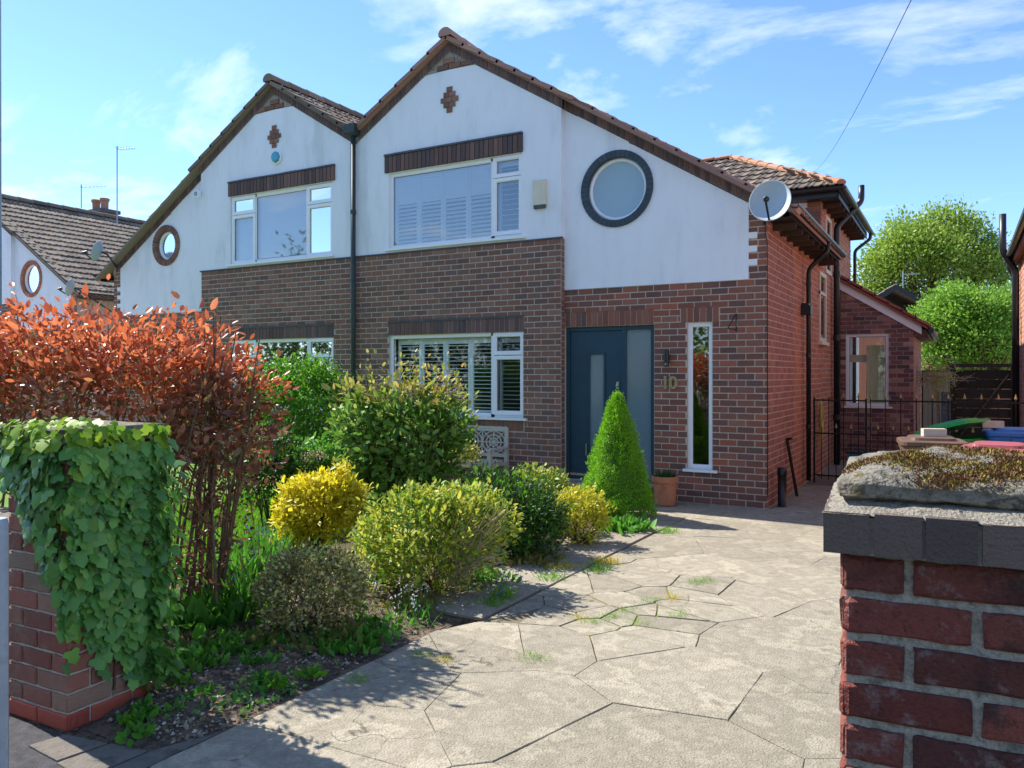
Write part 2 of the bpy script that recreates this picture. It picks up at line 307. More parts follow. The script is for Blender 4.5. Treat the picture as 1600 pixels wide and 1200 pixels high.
def lay_bricks(parent, bricks, to3, mat, single=0, key=None, xf=None, proud=0.006, name='brick', bev=0.003):
    """the first `single` bricks (by key) are objects of their own, the rest one joined part"""
    if key: bricks = sorted(bricks, key=key)
    meshes = {}
    for (a, b, c, d) in bricks[:single]:
        sz = (round(b - a, 3), round(d - c, 3))
        if sz not in meshes or random.random() < 0.02:
            mb = MB(); brick_geo(mb, -sz[0] / 2, sz[0] / 2, -sz[1] / 2, sz[1] / 2, lambda s_, z_, h: Vector((s_, z_, h)), proud, bev); meshes[sz] = mb.mesh('brick', mat)
        cpos = [to3((a + b) / 2, (c + d) / 2, random.uniform(-.0015, .0015)), to3((a + b) / 2 + 1, (c + d) / 2, 0), to3((a + b) / 2, (c + d) / 2 + 1, 0), to3((a + b) / 2, (c + d) / 2, 1)]
        if xf: cpos = [Vector(xf(p)) for p in cpos]
        o0 = to3((a + b) / 2, (c + d) / 2, 0); o0 = Vector(xf(o0)) if xf else o0
        ex, ey, ez = (cpos[1] - o0), (cpos[2] - o0), (cpos[3] - o0)
        mw = Matrix(((ex.x, ey.x, ez.x, cpos[0].x), (ex.y, ey.y, ez.y, cpos[0].y), (ex.z, ey.z, ez.z, cpos[0].z), (0, 0, 0, 1)))
        link(name, meshes[sz], parent, mw @ Matrix.Rotation(random.uniform(-.006, .006), 4, 'Z'))
    rest = bricks[single:]
    if rest:
        mb = MB()
        for (a, b, c, d) in rest: brick_geo(mb, a, b, c, d, to3, proud, bev)
        o = stuff(mb.build('brickwork', mat, parent, xf)); return o
def skin(mb, s0, s1, z0, z1, holes, to3, reveal=0.14, zcut=None):
    """wall face in the plane h=0 with holes and their reveals"""
    ss = sorted({s0, s1, *[h[0] for h in holes], *[h[1] for h in holes]} | set(zcut[0] if zcut else [])); zs = sorted({z0, z1, *[h[2] for h in holes], *[h[3] for h in holes]})
    for i in range(len(ss) - 1):
        for k in range(len(zs) - 1):
            a, b, c, d = ss[i], ss[i + 1], zs[k], zs[k + 1]
            if a < s0 - 1e-6 or b > s1 + 1e-6 or c < z0 - 1e-6 or d > z1 + 1e-6: continue
            if any(h[0] - 1e-6 <= a and b <= h[1] + 1e-6 and h[2] - 1e-6 <= c and d <= h[3] + 1e-6 for h in holes): continue
            if zcut:
                da, db = zcut[1](a), zcut[1](b)
                if c >= max(da, db): continue
                if d > min(da, db):
                    poly = [(a, c), (b, c), (b, max(c, min(d, db))), (a, max(c, min(d, da)))]
                    mb.add([to3(p[0], p[1], 0) for p in poly], [(0, 1, 2, 3)]); continue
            mb.add([to3(a, c, 0), to3(b, c, 0), to3(b, d, 0), to3(a, d, 0)], [(0, 1, 2, 3)])
    for h in holes:
        a, b, c, d = h
        q = [(a, c), (b, c), (b, d), (a, d)]
        for k in range(4):
            p, r_ = q[k], q[(k + 1) % 4]; mb.add([to3(*p, 0), to3(*r_, 0), to3(*r_, -reveal), to3(*p, -reveal)], [(0, 1, 2, 3)])
def tile_field(mb, o, u, v, n, nu, nv, tw, th, clip=None):
    """interlocking tiles: o = lower corner, u across, v up the slope, n outward"""
    prof = [(0, .0), (.18, .028), (.36, .006), (.62, .006), (.82, .03), (1, .002)]
    for r_ in range(nv):
        for c_ in range(nu):
            cx, cy = (c_ + .5) * tw, (r_ + .5) * th
            if clip and not clip(cx, cy): continue
            jz = random.uniform(-.004, .004); a = c_ * tw; b0 = r_ * th - .03; b1 = b0 + th + .06
            vs = []
            for (t, h) in prof: vs.append(o + u * (a + t * tw) + v * b0 + n * (h + .034 + jz))
            for (t, h) in prof: vs.append(o + u * (a + t * tw) + v * b1 + n * (h * .9 + .002 + jz))
            for (t, h) in prof: vs.append(o + u * (a + t * tw) + v * b0 + n * (h + .012 + jz))
            k = len(prof)
            mb.add(vs, [(i, i + 1, k + i + 1, k + i) for i in range(k - 1)] + [(2 * k + i, 2 * k + i + 1, i + 1, i) for i in range(k - 1)])
# ------------------------------------------------------------------ foliage
T_DIA = (np.array([(0, 0, 0), (.45, .27, .07), (1, 0, 0), (.45, -.27, .07)]), [(0, 1, 2), (0, 2, 3)])
T_OVAL = (np.array([(0, 0, 0), (.25, .2, .05), (.65, .2, .05), (1, 0, -.04), (.65, -.2, .05), (.25, -.2, .05), (.5, 0, 0)]), [(0, 6, 2, 1), (6, 3, 2), (0, 5, 4, 6), (6, 4, 3)])
T_IVY = (np.array([(0, 0, .02), (-.1, .28, 0), (.12, .5, -.03), (.38, .3, .03), (.62, .36, -.01), (1, 0, -.05), (.62, -.36, -.01), (.38, -.3, .03), (.12, -.5, -.03), (-.1, -.28, 0), (.4, 0, .05)]), [(10, i, i + 1) for i in range(0, 9)] + [(10, 9, 0)])
T_BLADE = (np.array([(0, .04, 0), (.5, .035, .05), (1, 0, .2), (.5, -.035, .05), (0, -.04, 0)]), [(0, 1, 3, 4), (1, 2, 3)])
T_NEEDLE = (np.array([(0, 0, 0), (.5, .16, .05), (1, 0, 0), (.5, -.16, -.05)]), [(0, 1, 2), (0, 2, 3)])
def leaves_mesh(name, pos, dirs, nrm, size, tmpl, mat):
    tv, tf = tmpl; n = len(pos); k = len(tv)
    d = dirs / np.linalg.norm(dirs, axis=1, keepdims=True)
    s = np.cross(nrm, d); s /= np.linalg.norm(s, axis=1, keepdims=True) + 1e-9; nn = np.cross(d, s)
    V = pos[:, None, :] + size[:, None, None] * (tv[None, :, 0:1] * d[:, None, :] + tv[None, :, 1:2] * s[:, None, :] + tv[None, :, 2:3] * nn[:, None, :])
    V = V.reshape(-1, 3)
    lens = np.array([len(f) for f in tf]); flat = np.concatenate([np.array(f) for f in tf])
    loops = (flat[None, :] + (np.arange(n) * k)[:, None]).ravel(); tot = np.tile(lens, n); st = np.concatenate([[0], np.cumsum(tot)[:-1]])
    me = bpy.data.meshes.new(name); me.vertices.add(len(V)); me.vertices.foreach_set('co', V.ravel().astype(np.float32))
    me.loops.add(len(loops)); me.loops.foreach_set('vertex_index', loops.astype(np.int32))
    me.polygons.add(len(tot)); me.polygons.foreach_set('loop_start', st.astype(np.int32)); me.polygons.foreach_set('loop_total', tot.astype(np.int32))
    me.materials.append(mat); me.update(calc_edges=True); me.validate(); return me
def leaf_frames(pos, centre, up=0.4, jit=0.9, droop=0.0):
    n = len(pos); out = pos - centre; out /= np.linalg.norm(out, axis=1, keepdims=True) + 1e-9
    d = out + np.array([0, 0, up - droop]) + RNG.normal(0, jit, (n, 3)); nr = out * .6 + np.array([0, 0, .7]) + RNG.normal(0, .5, (n, 3))
    return d, nr
PROTRUDE = []
def clump_points(lumps, nclump, per, cr_, shell=0.72, flat=1.0, zmin=0.02):
    """clump centres in the outer shell of a union of ellipsoids, `per` leaf points around each; returns points and their clump centre"""
    vol = np.array([l[3] * l[4] * l[5] for l in lumps]) ** (2 / 3); pr = vol / vol.sum(); cs = []; tries = 0
    while len(cs) < nclump and tries < nclump * 40:
        tries += 1; l = lumps[RNG.choice(len(lumps), p=pr)]
        d = RNG.normal(0, 1, 3); d /= np.linalg.norm(d); d[2] = abs(d[2]) if RNG.random() < .35 else d[2]
        bump_ = 1 + .13 * math.sin(5 * d[0] + 3 * d[2] + l[0] * 3) + .12 * math.sin(7 * d[1] - 4 * d[2] + l[1] * 2)
        r_ = (shell + (1 - shell) * RNG.random() ** .5 if RNG.random() < .8 else RNG.random() ** .5 * shell) * bump_
        pro = RNG.random() < .12
        if pro: r_ *= RNG.uniform(1.04, 1.17)
        p = np.array(l[:3]) + d * r_ * np.array(l[3:6])
        if p[2] < zmin: continue
        deep = any((((p - np.array(m[:3])) / np.array(m[3:6])) ** 2).sum() < .35 for m in lumps if m is not l)
        if deep and RNG.random() < .85: continue
        cs.append(p)
        if pro: PROTRUDE.append((np.array(l[:3]) * .5 + p * .5, p + d * cr_ * 1.2))
    cs = np.array(cs); per_ = np.full(len(cs), per)
    pts = np.repeat(cs, per_, 0); off = RNG.normal(0, 1, pts.shape).clip(-1.9, 1.9) * cr_; off[:, 2] *= flat; pts = pts + off
    keep = pts[:, 2] > zmin * .5; return pts[keep], np.repeat(cs, per_, 0)[keep], cs
def shrub(name, label, cat, lumps, nclump, per, cr_, leaf, mats, tmpl=T_DIA, base=None, stem_mat='bark', nstem=14, stem_r=.008, group=None, up=.4, jit=.9, shell=.72, size_var=.35, zmin=.02, tips=None, stems_only=0, parts=0, part_name='leaf', topz=None):
    lumps = [tuple(l) for l in lumps]
    for l in list(lumps):                                   # uneven outline: smaller lumps riding on the big ones
        for _ in range(3):
            d_ = RNG.normal(0, 1, 3); d_ /= np.linalg.norm(d_); d_[2] = abs(d_[2]) * .8; f_ = RNG.uniform(.28, .45); lumps.append((l[0] + d_[0] * l[3] * .8, l[1] + d_[1] * l[4] * .8, l[2] + d_[2] * l[5] * .8, l[3] * f_, l[4] * f_, l[5] * f_))
    cen = np.mean([l[:3] for l in lumps], 0)
    base = Vector(base) if base is not None else Vector((cen[0], cen[1], 0))
    root = empty(name, base, label, cat, group); b = np.array(base)
    PROTRUDE.clear(); pts, cc, cs = clump_points(lumps, nclump, per, cr_, shell, zmin=zmin); pro = list(PROTRUDE)
    sub = cen.copy(); sub[2] = max(sub[2] - .25 * max(l[5] for l in lumps), 0)
    d, nr = leaf_frames(pts, cc * .5 + sub * .5, up, jit); sz = leaf * (1 + RNG.normal(0, size_var, len(pts)).clip(-.6, .8))
    idx = np.arange(len(pts)); mats = mats if isinstance(mats, (list, tuple)) else [mats]
    if topz is not None: sel = [idx[pts[:, 2] >= topz(pts)], idx[pts[:, 2] < topz(pts)]]
    else:
        ch = RNG.integers(0, len(mats), len(pts)); sel = [idx[ch == i] for i in range(len(mats))]
    for m_, ii in zip(mats, sel):
        if len(ii) == 0: continue
        if parts and m_ == mats[0]:
            q = pts[ii]; dist = np.hypot(q[:, 0] - CX, q[:, 1] - CY); order = np.argsort(dist)[:parts]; big = ii[order]; ii = np.delete(ii, order)
            one = [leaves_mesh(part_name, np.zeros((1, 3)), np.array([[1., 0, 0]]), np.array([[0., 0, 1]]), np.array([1.0]), tmpl, LM[m_]) for _ in range(1)]
            for i_ in big:
                dd = Vector(d[i_]).normalized(); s_ = Vector(nr[i_]).cross(dd).normalized(); n_ = dd.cross(s_); p_ = Vector(pts[i_] - b); z_ = sz[i_]
                link(part_name, one[0], root, Matrix(((dd.x * z_, s_.x * z_, n_.x * z_, p_.x), (dd.y * z_, s_.y * z_, n_.y * z_, p_.y), (dd.z * z_, s_.z * z_, n_.z * z_, p_.z), (0, 0, 0, 1))))
        stuff(link('foliage', leaves_mesh('foliage', pts[ii] - b, d[ii], nr[ii], sz[ii], tmpl, LM[m_]), root))
    mb = MB(); tg = cs[RNG.permutation(len(cs))[:nstem]] if len(cs) else []
    for t in tg:
        s0 = Vector((RNG.normal(0, .05), RNG.normal(0, .05), -.02)); e = Vector(t - b); mid = s0 * .45 + e * .55 + Vector((RNG.normal(0, .05), RNG.normal(0, .05), .06))
        if e.length > .05: mb.tube([s0, mid, e], [stem_r, stem_r * .7, stem_r * .3], 5, False)
    for a_, e_ in pro: mb.tube([Vector(a_ - b), Vector(e_ - b)], [stem_r * .5, stem_r * .2], 4, False)
    if mb.v: stuff(mb.build('branches', M[stem_mat], root))
    return root
# ------------------------------------------------------------------ house parts
def hbox(mb, a, b, c, d, h0, h1, to3):
    vs = [to3(s, z, h) for h in (h0, h1) for z in (c, d) for s in (a, b)]
    mb.add(vs, [(0, 2, 3, 1), (4, 5, 7, 6), (0, 1, 5, 4), (2, 6, 7, 3), (0, 4, 6, 2), (1, 3, 7, 5)]); return mb
def hframe(mb, a, b, c, d, w, h0, h1, to3):
    hbox(mb, a, b, c, c + w, h0, h1, to3); hbox(mb, a, b, d - w, d, h0, h1, to3)
    hbox(mb, a, a + w, c + w, d - w, h0, h1, to3); hbox(mb, b - w, b, c + w, d - w, h0, h1, to3); return mb
def bframe(mb, a, b, c, d, w, h0, h1, to3, bev=.012):
    """frame with a sloped inner bead"""
    hframe(mb, a, b, c, d, w - bev, h0, h1, to3)
    i0, i1 = w - bev, w
    o = [(a + i0, c + i0), (b - i0, c + i0), (b - i0, d - i0), (a + i0, d - i0)]; n = [(a + i1, c + i1), (b - i1, c + i1), (b - i1, d - i1), (a + i1, d - i1)]
    for k in range(4):
        k2 = (k + 1) % 4; mb.add([to3(*o[k], h1), to3(*o[k2], h1), to3(*n[k2], h1 - bev * 1.2), to3(*n[k], h1 - bev * 1.2)], [(0, 1, 2, 3)])
        mb.add([to3(*n[k], h1 - bev * 1.2), to3(*n[k2], h1 - bev * 1.2), to3(*n[k2], h0), to3(*n[k], h0)], [(0, 1, 2, 3)])
    return mb
def pane(parent, a, b, c, d, h, to3, mat, xf): return MB().add([to3(a, c, h), to3(b, c, h), to3(b, d, h), to3(a, d, h)], [(0, 1, 2, 3)]).build('pane', mat, parent, xf)
def slats(parent, a, b, c, d, h, to3, xf, pitch, ang, wd=.056, mat=None, zero=0):
    n = max(1, int(round((d - c) / pitch))); p = (d - c) / n; me = None
    for i in range(n):
        z = c + (i + .5) * p; g = ang(z) if callable(ang) else ang; mb = MB(); ca, sa = math.cos(g), math.sin(g); t = .0075
        sec = [(-wd / 2 * ca - t * sa, -wd / 2 * sa + t * ca), (wd / 2 * ca - t * sa * .4, wd / 2 * sa + t * ca * .4), (wd / 2 * ca + t * sa * .4, wd / 2 * sa - t * ca * .4), (-wd / 2 * ca + t * sa, -wd / 2 * sa - t * ca)]
        vs = [to3(s_, z + q[1], h + q[0]) for s_ in (a, b) for q in sec]
        mb.add(vs, [(0, 1, 2, 3), (4, 7, 6, 5)] + [(k, (k + 1) % 4, (k + 1) % 4 + 4, k + 4) for k in range(4)]); mb.build('slat', mat or M['slat'], parent, xf)
def window(root, a, b, c, d, lights, to3, xf, gmat, sill=True, fw=.06, name='window', room=True, rd=1.6, sillw=.06, roommat=None):
    """lights: (a,b,c,d,kind) kind 'fix' or 'open' (a sash proud of the frame)"""
    mb = MB(); bframe(mb, a, b, c, d, fw, -.10, -.035, to3)
    w = mb.build(name, M['upvc'], root, xf)
    for (e, f, g, h, k) in lights:
        if k == 'open':
            s_ = MB(); bframe(s_, e, f, g, h, .062, -.095, -.015, to3); s_.build('sash', M['upvc'], w, xf); pane(w, e + .05, f - .05, g + .05, h - .05, -.05, to3, gmat, xf)
            gk = MB(); hframe(gk, e + .06, f - .06, g + .06, h - .06, .006, -.052, -.046, to3); gk.build('gasket', M['black'], w, xf)
        else:
            pane(w, e, f, g, h, -.055, to3, gmat, xf)
            gk = MB(); hframe(gk, e, f, g, h, .006, -.058, -.05, to3); gk.build('gasket', M['black'], w, xf)
    if sill:
        s_ = MB(); hbox(s_, a - .05, b + .07, c - .035, c - .001, -.12, sillw, to3); s_.build('sill', M['upvc'], w, xf)
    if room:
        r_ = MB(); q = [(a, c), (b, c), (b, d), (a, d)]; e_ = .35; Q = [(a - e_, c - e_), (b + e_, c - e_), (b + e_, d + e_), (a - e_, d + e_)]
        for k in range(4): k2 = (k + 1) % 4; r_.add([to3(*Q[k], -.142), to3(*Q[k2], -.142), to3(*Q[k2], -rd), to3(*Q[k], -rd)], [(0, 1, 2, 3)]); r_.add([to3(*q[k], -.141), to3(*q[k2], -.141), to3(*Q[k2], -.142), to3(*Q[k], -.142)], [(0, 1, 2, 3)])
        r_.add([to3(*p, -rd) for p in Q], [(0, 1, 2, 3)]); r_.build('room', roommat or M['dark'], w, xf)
    return w
def soldier(root, a, b, c, d, to3, mat, xf, mod=.077, name='lintel', single=True, proud=.02, cap=True):
    mb = MB(); hbox(mb, a, b, c, d, -.02, .004 if proud > .015 else .002, to3); l = mb.build(name, M['mortar'], root, xf)
    n = int(round((b - a) / mod)); w = (b - a) / n; bl = []
    for i in range(n): bl.append((a + i * w + .005, a + (i + 1) * w - .005, c + .003, d - (.035 if cap else .003)))
    lay_bricks(l, bl, to3, mat, n if single else 0, xf=xf, proud=proud)
    if cap:
        t = MB(); k = int((b - a) / .26); ww = (b - a) / k
        for i in range(k): hbox(t, a + i * ww + .003, a + (i + 1) * ww - .003, d - .03, d - .002 + random.uniform(-.004, .004), -.02, proud + .014, to3)
        t.build('tile_creasing', M['lead'], l, xf)
    return l
def tube_part(name, pts, r, mat, parent, xf=None, n=10): return MB().tube(pts, r, n).build(name, mat, parent, xf, True)
def arc_pts(pts, rad=.06, k=5):
    """round the corners of a polyline"""
    pts = [Vector(p) for p in pts]; out = [pts[0]]
    for i in range(1, len(pts) - 1):
        a, b, c = pts[i - 1], pts[i], pts[i + 1]; d1 = (a - b).normalized(); d2 = (c - b).normalized(); r_ = min(rad, (a - b).length * .45, (c - b).length * .45)
        p0, p1 = b + d1 * r_, b + d2 * r_
        for j in range(k + 1): t = j / k; out.append(p0 * (1 - t) ** 2 + b * 2 * t * (1 - t) + p1 * t ** 2)
    return out + [pts[-1]]
AX = -4.757                                   # gable apex
SL = 0.62                                     # roof slope
def zr(x): return 6.88 - SL * abs(x - AX)
BAY = lambda s, z, h: Vector((s, -.11 - h, z))
FRT = lambda s, z, h: Vector((s, -h, z))
SIDE = lambda s, z, h: Vector((h, s, z))
def house(label, loc, mirror=False, kind='right', tile='tile'):
    root = empty('semi_detached_house', loc, label, 'house', 'pairs of gabled houses along the road')
    xf = (lambda p: Vector((-13.3 - p[0], p[1], p[2]))) if mirror else (lambda p: Vector(p))
    near = Vector((CX, CY, CH)) - Vector(loc)
    def key3(t3): return lambda q: (xf(t3((q[0] + q[1]) / 2, (q[2] + q[3]) / 2, 0)) - near).length - 2.0 * (q[1] - q[0] > .2)
    rr = kind == 'right'; far = kind == 'far'
    # openings (local, right-hand house coordinates)
    if rr: LW = (-5.95, -3.455, 1.06, 2.335); UW = (-5.95, -3.485, 3.74, 4.965)
    else: LW = (-6.16, -3.66, 1.06, 2.335); UW = (-6.14, -3.64, 3.74, 4.99)
    DR = (-2.835, -1.49, .20, 2.383); NW = (-1.027, -.693, .45, 2.392)
    BR = M['brick']; BR2 = M['brick_red'] if rr else M['brick']
    rholes = [DR, NW] if rr else [(-2.5, -1.5, .2, 2.3)] if not far else []
    rc = (-2.03, 4.29) if rr else (-1.69, 4.27) if not far else (-2.03, 4.29)
    RO, RI = (.535, .44) if rr else (.405, .29) if not far else (.50, .40)
    # ---- front wall: mortar backing, bricks
    m2_ = MB(); skin(m2_, -2.84, 0, -.1, 2.925, rholes, FRT); skin(m2_, -.225, 0, 2.925, 4.02, [], FRT); wall2 = m2_.build('front_wall', M['mortar'], root, xf)
    mb = MB(); skin(mb, -6.65, -2.84, -.1, 3.66, [LW], BAY)
    mb.add([BAY(-2.84, -.1, 0), FRT(-2.84, -.1, 0), FRT(-2.84, 3.66, 0), BAY(-2.84, 3.66, 0)], [(0, 1, 2, 3)])
    # gable top behind the verge
    gt = MB(); skin(gt, -6.64, -2.85, 5.6, 7.0, [], lambda s, z, h: BAY(s, z, h - .006), zcut=([AX, -6.0, -5.4, -4.1, -3.4], zr)); gt.build('gable_backing', M['mortar_dark'], root, xf)
    wall = mb.build('bay_wall', M['mortar'], root, xf)
    b1 = brick_list(-6.65, -2.845, 0, 3.66, [LW, (LW[0] - .01, LW[1] + .01, LW[3], 2.58), (LW[0] - .02, LW[1] + .02, .86, LW[2])] )
    b2 = brick_list(-2.835, .004, 0, 2.92, [(h[0] - .005, h[1] + .005, h[2], h[3]) for h in rholes] + ([(DR[0], DR[1], 2.38, 2.60), (NW[0] - .1, NW[1] + .1, 2.39, 2.60)] if rr else []), shift=.1)
    b2 += brick_list(-.222, .004, 2.925, 4.0, [(-.23, -.115, z, z + .086) for z in (3.096, 3.268, 3.44)], shift=.003, zmax=lambda s: 9)
    n1, n2 = (110, 130) if rr else (150, 0) if not far else (0, 0)
    zfar = lambda q: q[2] < 0.95
    lay_bricks(wall, b1, BAY, BR, n1, lambda q: (zfar(q), key3(BAY)(q)), xf)
    lay_bricks(wall2, b2, FRT, BR2, n2, lambda q: (zfar(q) and q[1] < -1.4, key3(FRT)(q)), xf)
    # bay return (half brick deep)
    rt = MB()
    for i in range(42):
        z = i * .0871; brick_geo(rt, -.105, -.002, z + .005, z + .082, lambda s, z_, h: Vector((-2.84 + h, s, z_)))
    stuff(rt.build('brickwork', BR, wall, xf))
    # ---- render
    mb = MB(); RP = lambda s, z, h: BAY(s, z, h + .006)
    skin(mb, -6.65, -2.835, 3.662, 6.435, [UW], RP, zcut=([AX, -5.22, -4.29], lambda x: zr(x) - .17))
    RQ = lambda s, z, h: FRT(s, z, h + .012); sq = .62
    skin(mb, -2.84, -.222, 2.925, 6.2, [(rc[0] - sq, rc[0] + sq, rc[1] - sq, rc[1] + sq)], RQ, 0.0, zcut=([rc[0] - sq, rc[0] + sq, -1], lambda x: zr(x) - .17))
    for k in range(48):
        def pt(k_, r_):
            t = 2 * math.pi * k_ / 48; dx, dz = math.cos(t), math.sin(t)
            if r_ is None: s_ = sq / max(abs(dx), abs(dz)); return rc[0] + dx * s_, min(rc[1] + dz * s_, zr(rc[0] + dx * s_) - .17)
            return rc[0] + dx * r_, rc[1] + dz * r_
        mb.add([RQ(*pt(k, None), 0), RQ(*pt(k + 1, None), 0), RQ(*pt(k + 1, RO - .03), 0), RQ(*pt(k, RO - .03), 0)], [(0, 1, 2, 3)])
    mb.add([RP(-2.835, 3.662, 0), RQ(-2.835, 3.662, 0), RQ(-2.835, zr(-2.84) - .17, 0), RP(-2.835, zr(-2.84) - .17, 0)], [(0, 1, 2, 3)])
    for z in (3.096, 3.268, 3.44): hbox(mb, -.224, -.115, z + .004, z + .082, 0, .0125, FRT)
    hbox(mb, -2.83, -.222, 2.922, 2.945, .002, .02, FRT)
    mb.build('render', M['render'], root, xf)
    # ---- gable brick triangle, verge soldier course
    tri = MB(); trb = brick_list(AX - .47, AX + .47, 6.44, 6.80, (), course=.09, zmax=lambda s: zr(s) - .14)
    for q in trb: brick_geo(tri, *q, BAY, .016)
    sv = MB()
    for sgn, x_end in ((1, -.02), (-1, -6.62)):
        L_ = abs(x_end - AX) / math.cos(math.atan(SL)); n = int(L_ / .082)
        dx, dz = sgn * math.cos(math.atan(SL)), -math.sin(math.atan(SL))
        for i in range(n):
            s0 = (i + .06) * .082; s1 = (i + .94) * .082
            yb = .11 if AX + dx * (s0 + s1) / 2 < -2.84 else .0
            T3 = lambda s, t, h: Vector((AX + dx * s - dz * 0 + (-dz if sgn > 0 else dz) * 0, -yb - h, 6.88 + dz * s - t / math.cos(math.atan(SL))))
            brick_geo(sv, s0, s1, .02, .135, T3, .026)
        for i in range(1): pass
    vg = sv.build('verge_course', M['brick_lintel'], root, xf); stuff(vg); stuff(tri.build('gable_brickwork', BR, root, xf))
    mv = MB()
    for x0, x1, yb in ((AX, -2.84, .11), (-2.84, 0.0, 0), (-6.65, AX, .11)):
        mv.add([Vector((x, -yb - .018, zr(x) - t)) for x, t in ((x0, .0), (x1, .0), (x1, .16), (x0, .16))], [(0, 1, 2, 3)])
        mv.add([Vector((x, -yb - q, zr(x) - .16)) for x, q in ((x0, .018), (x1, .018), (x1, -.02), (x0, -.02))], [(0, 1, 2, 3)])
    mv.build('verge_mortar', M['mortar_dark'], root, xf)
    # ---- cross motif
    if not far:
        cx_, cz_ = (AX, 5.965) if rr else (AX - .02, 5.95); cm_ = MB(); mo = MB()
        rows = [(-1, 1, .05)]; hh = .068
        for i, hw in enumerate((.055, .11, .165, .11, .055) if rr else (.055, .11, .165, .11, .055)):
            z0 = cz_ + (2 - i) * .081 - .04
            k = max(1, int(round(hw * 2 / .11)))
            for j in range(k): brick_geo(cm_, cx_ - hw + j * 2 * hw / k + .004, cx_ - hw + (j + 1) * 2 * hw / k - .004, z0 + .004, z0 + .077, BAY, .026)
            hbox(mo, cx_ - hw, cx_ + hw, z0 + .0006 * i, z0 + .0804, .0, .016, BAY)
        mo.build('motif_mortar', M['mortar_dark'], root, xf); cm_.build('brick_cross_motif', BR, root, xf)
    # ---- lintels
    if not far:
        soldier(root, UW[0] - .07, UW[1] + .03, UW[3] + .01, 5.275, BAY, M['brick_lintel'], xf, .083, proud=.04)
        soldier(root, LW[0] - .01, LW[1] + .01, LW[3] + .002, 2.575, BAY, M['brick_lintel'], xf, .083, proud=.012)
        sb = MB()
        for i in range(30):
            w_ = (LW[1] - LW[0]) / 30; brick_geo(sb, LW[0] + i * w_ + .005, LW[0] + (i + 1) * w_ - .005, .87, 1.02, BAY, .012)
        stuff(sb.build('sill_course', BR, wall, xf))
        bt = MB(); hbox(bt, -6.64, -2.815, 3.655, 3.676, -.02, .022, BAY); bt.build('band_course', M['lead'], root, xf)
    # ---- round window
    if True:
        ringmat = M['slate_brick'] if rr else BR; rw = MB(); dpt = 44 if rr else 34
        rg = MB()
        for k in range(48):
            t0, t1 = 2 * math.pi * k / 48, 2 * math.pi * (k + 1) / 48
            P = lambda r_, t, h: RQ(rc[0] + r_ * math.cos(t), rc[1] + r_ * math.sin(t), h)
            rg.add([P(RO - .004, t0, .002), P(RO - .004, t1, .002), P(RO - .004, t1, .018), P(RO - .004, t0, .018), P(RI + .004, t1, .018), P(RI + .004, t0, .018), P(RI + .004, t1, -.13), P(RI + .004, t0, -.13)], [(0, 1, 2, 3), (3, 2, 4, 5), (5, 4, 6, 7)])
        w = rg.build('round_window', M['slate_brick'] if rr else M['mortar_dark'], root, xf)
        def wedge(mbk, t0, t1):
            vs = []
            for h, i in ((-.10, 0), (.026, 0), (.03, .004)):
                for r_, t in ((RI + i, t0 + i), (RO - i, t0 + i), (RO - i, t1 - i), (RI + i, t1 - i)): vs.append(RQ(rc[0] + r_ * math.cos(t), rc[1] + r_ * math.sin(t), h))
            mbk.add(vs, [(k, (k + 1) % 4, (k + 1) % 4 + 4, k + 4) for k in range(4)] + [(k + 4, (k + 1) % 4 + 4, (k + 1) % 4 + 8, k + 8) for k in range(4)] + [(8, 9, 10, 11)])
        gap = .002 if rr else .014
        if far:
            mk = MB()
            for k in range(dpt): wedge(mk, 2 * math.pi * k / dpt + gap, 2 * math.pi * (k + 1) / dpt - gap)
            stuff(mk.build('brickwork', M['brick_orange'], w, xf))
        else:
            for k in range(dpt): mk = MB(); wedge(mk, 2 * math.pi * k / dpt + gap, 2 * math.pi * (k + 1) / dpt - gap); mk.build('brick', ringmat, w, xf)
        fr_ = MB(); c3 = xf(RQ(rc[0], rc[1], 0)); ax = Vector((0, -1, 0))
        fr_.lathe([(RI + .002, -.11), (RI + .002, -.045), (RI - .04, -.035), (RI - .05, -.055), (RI - .05, -.11)], 48, c3, ax).build('frame', M['upvc'], w, None, True)
        g = MB(); n = 48
        g.add([c3 + Vector((0, .07, 0))] + [c3 + Vector(((RI - .046) * math.cos(2 * math.pi * k / n), .07, (RI - .046) * math.sin(2 * math.pi * k / n))) for k in range(n)], [(0, k + 1, (k + 1) % n + 1) for k in range(n)])
        g.build('pane', G['round'], w)
        bk = MB(); bk.box(c3.x - .6, c3.x + .6, c3.y + .16, c3.y + 1.4, c3.z - .6, c3.z + .5).build('room', M['blind'] if rr else M['dark'], w)
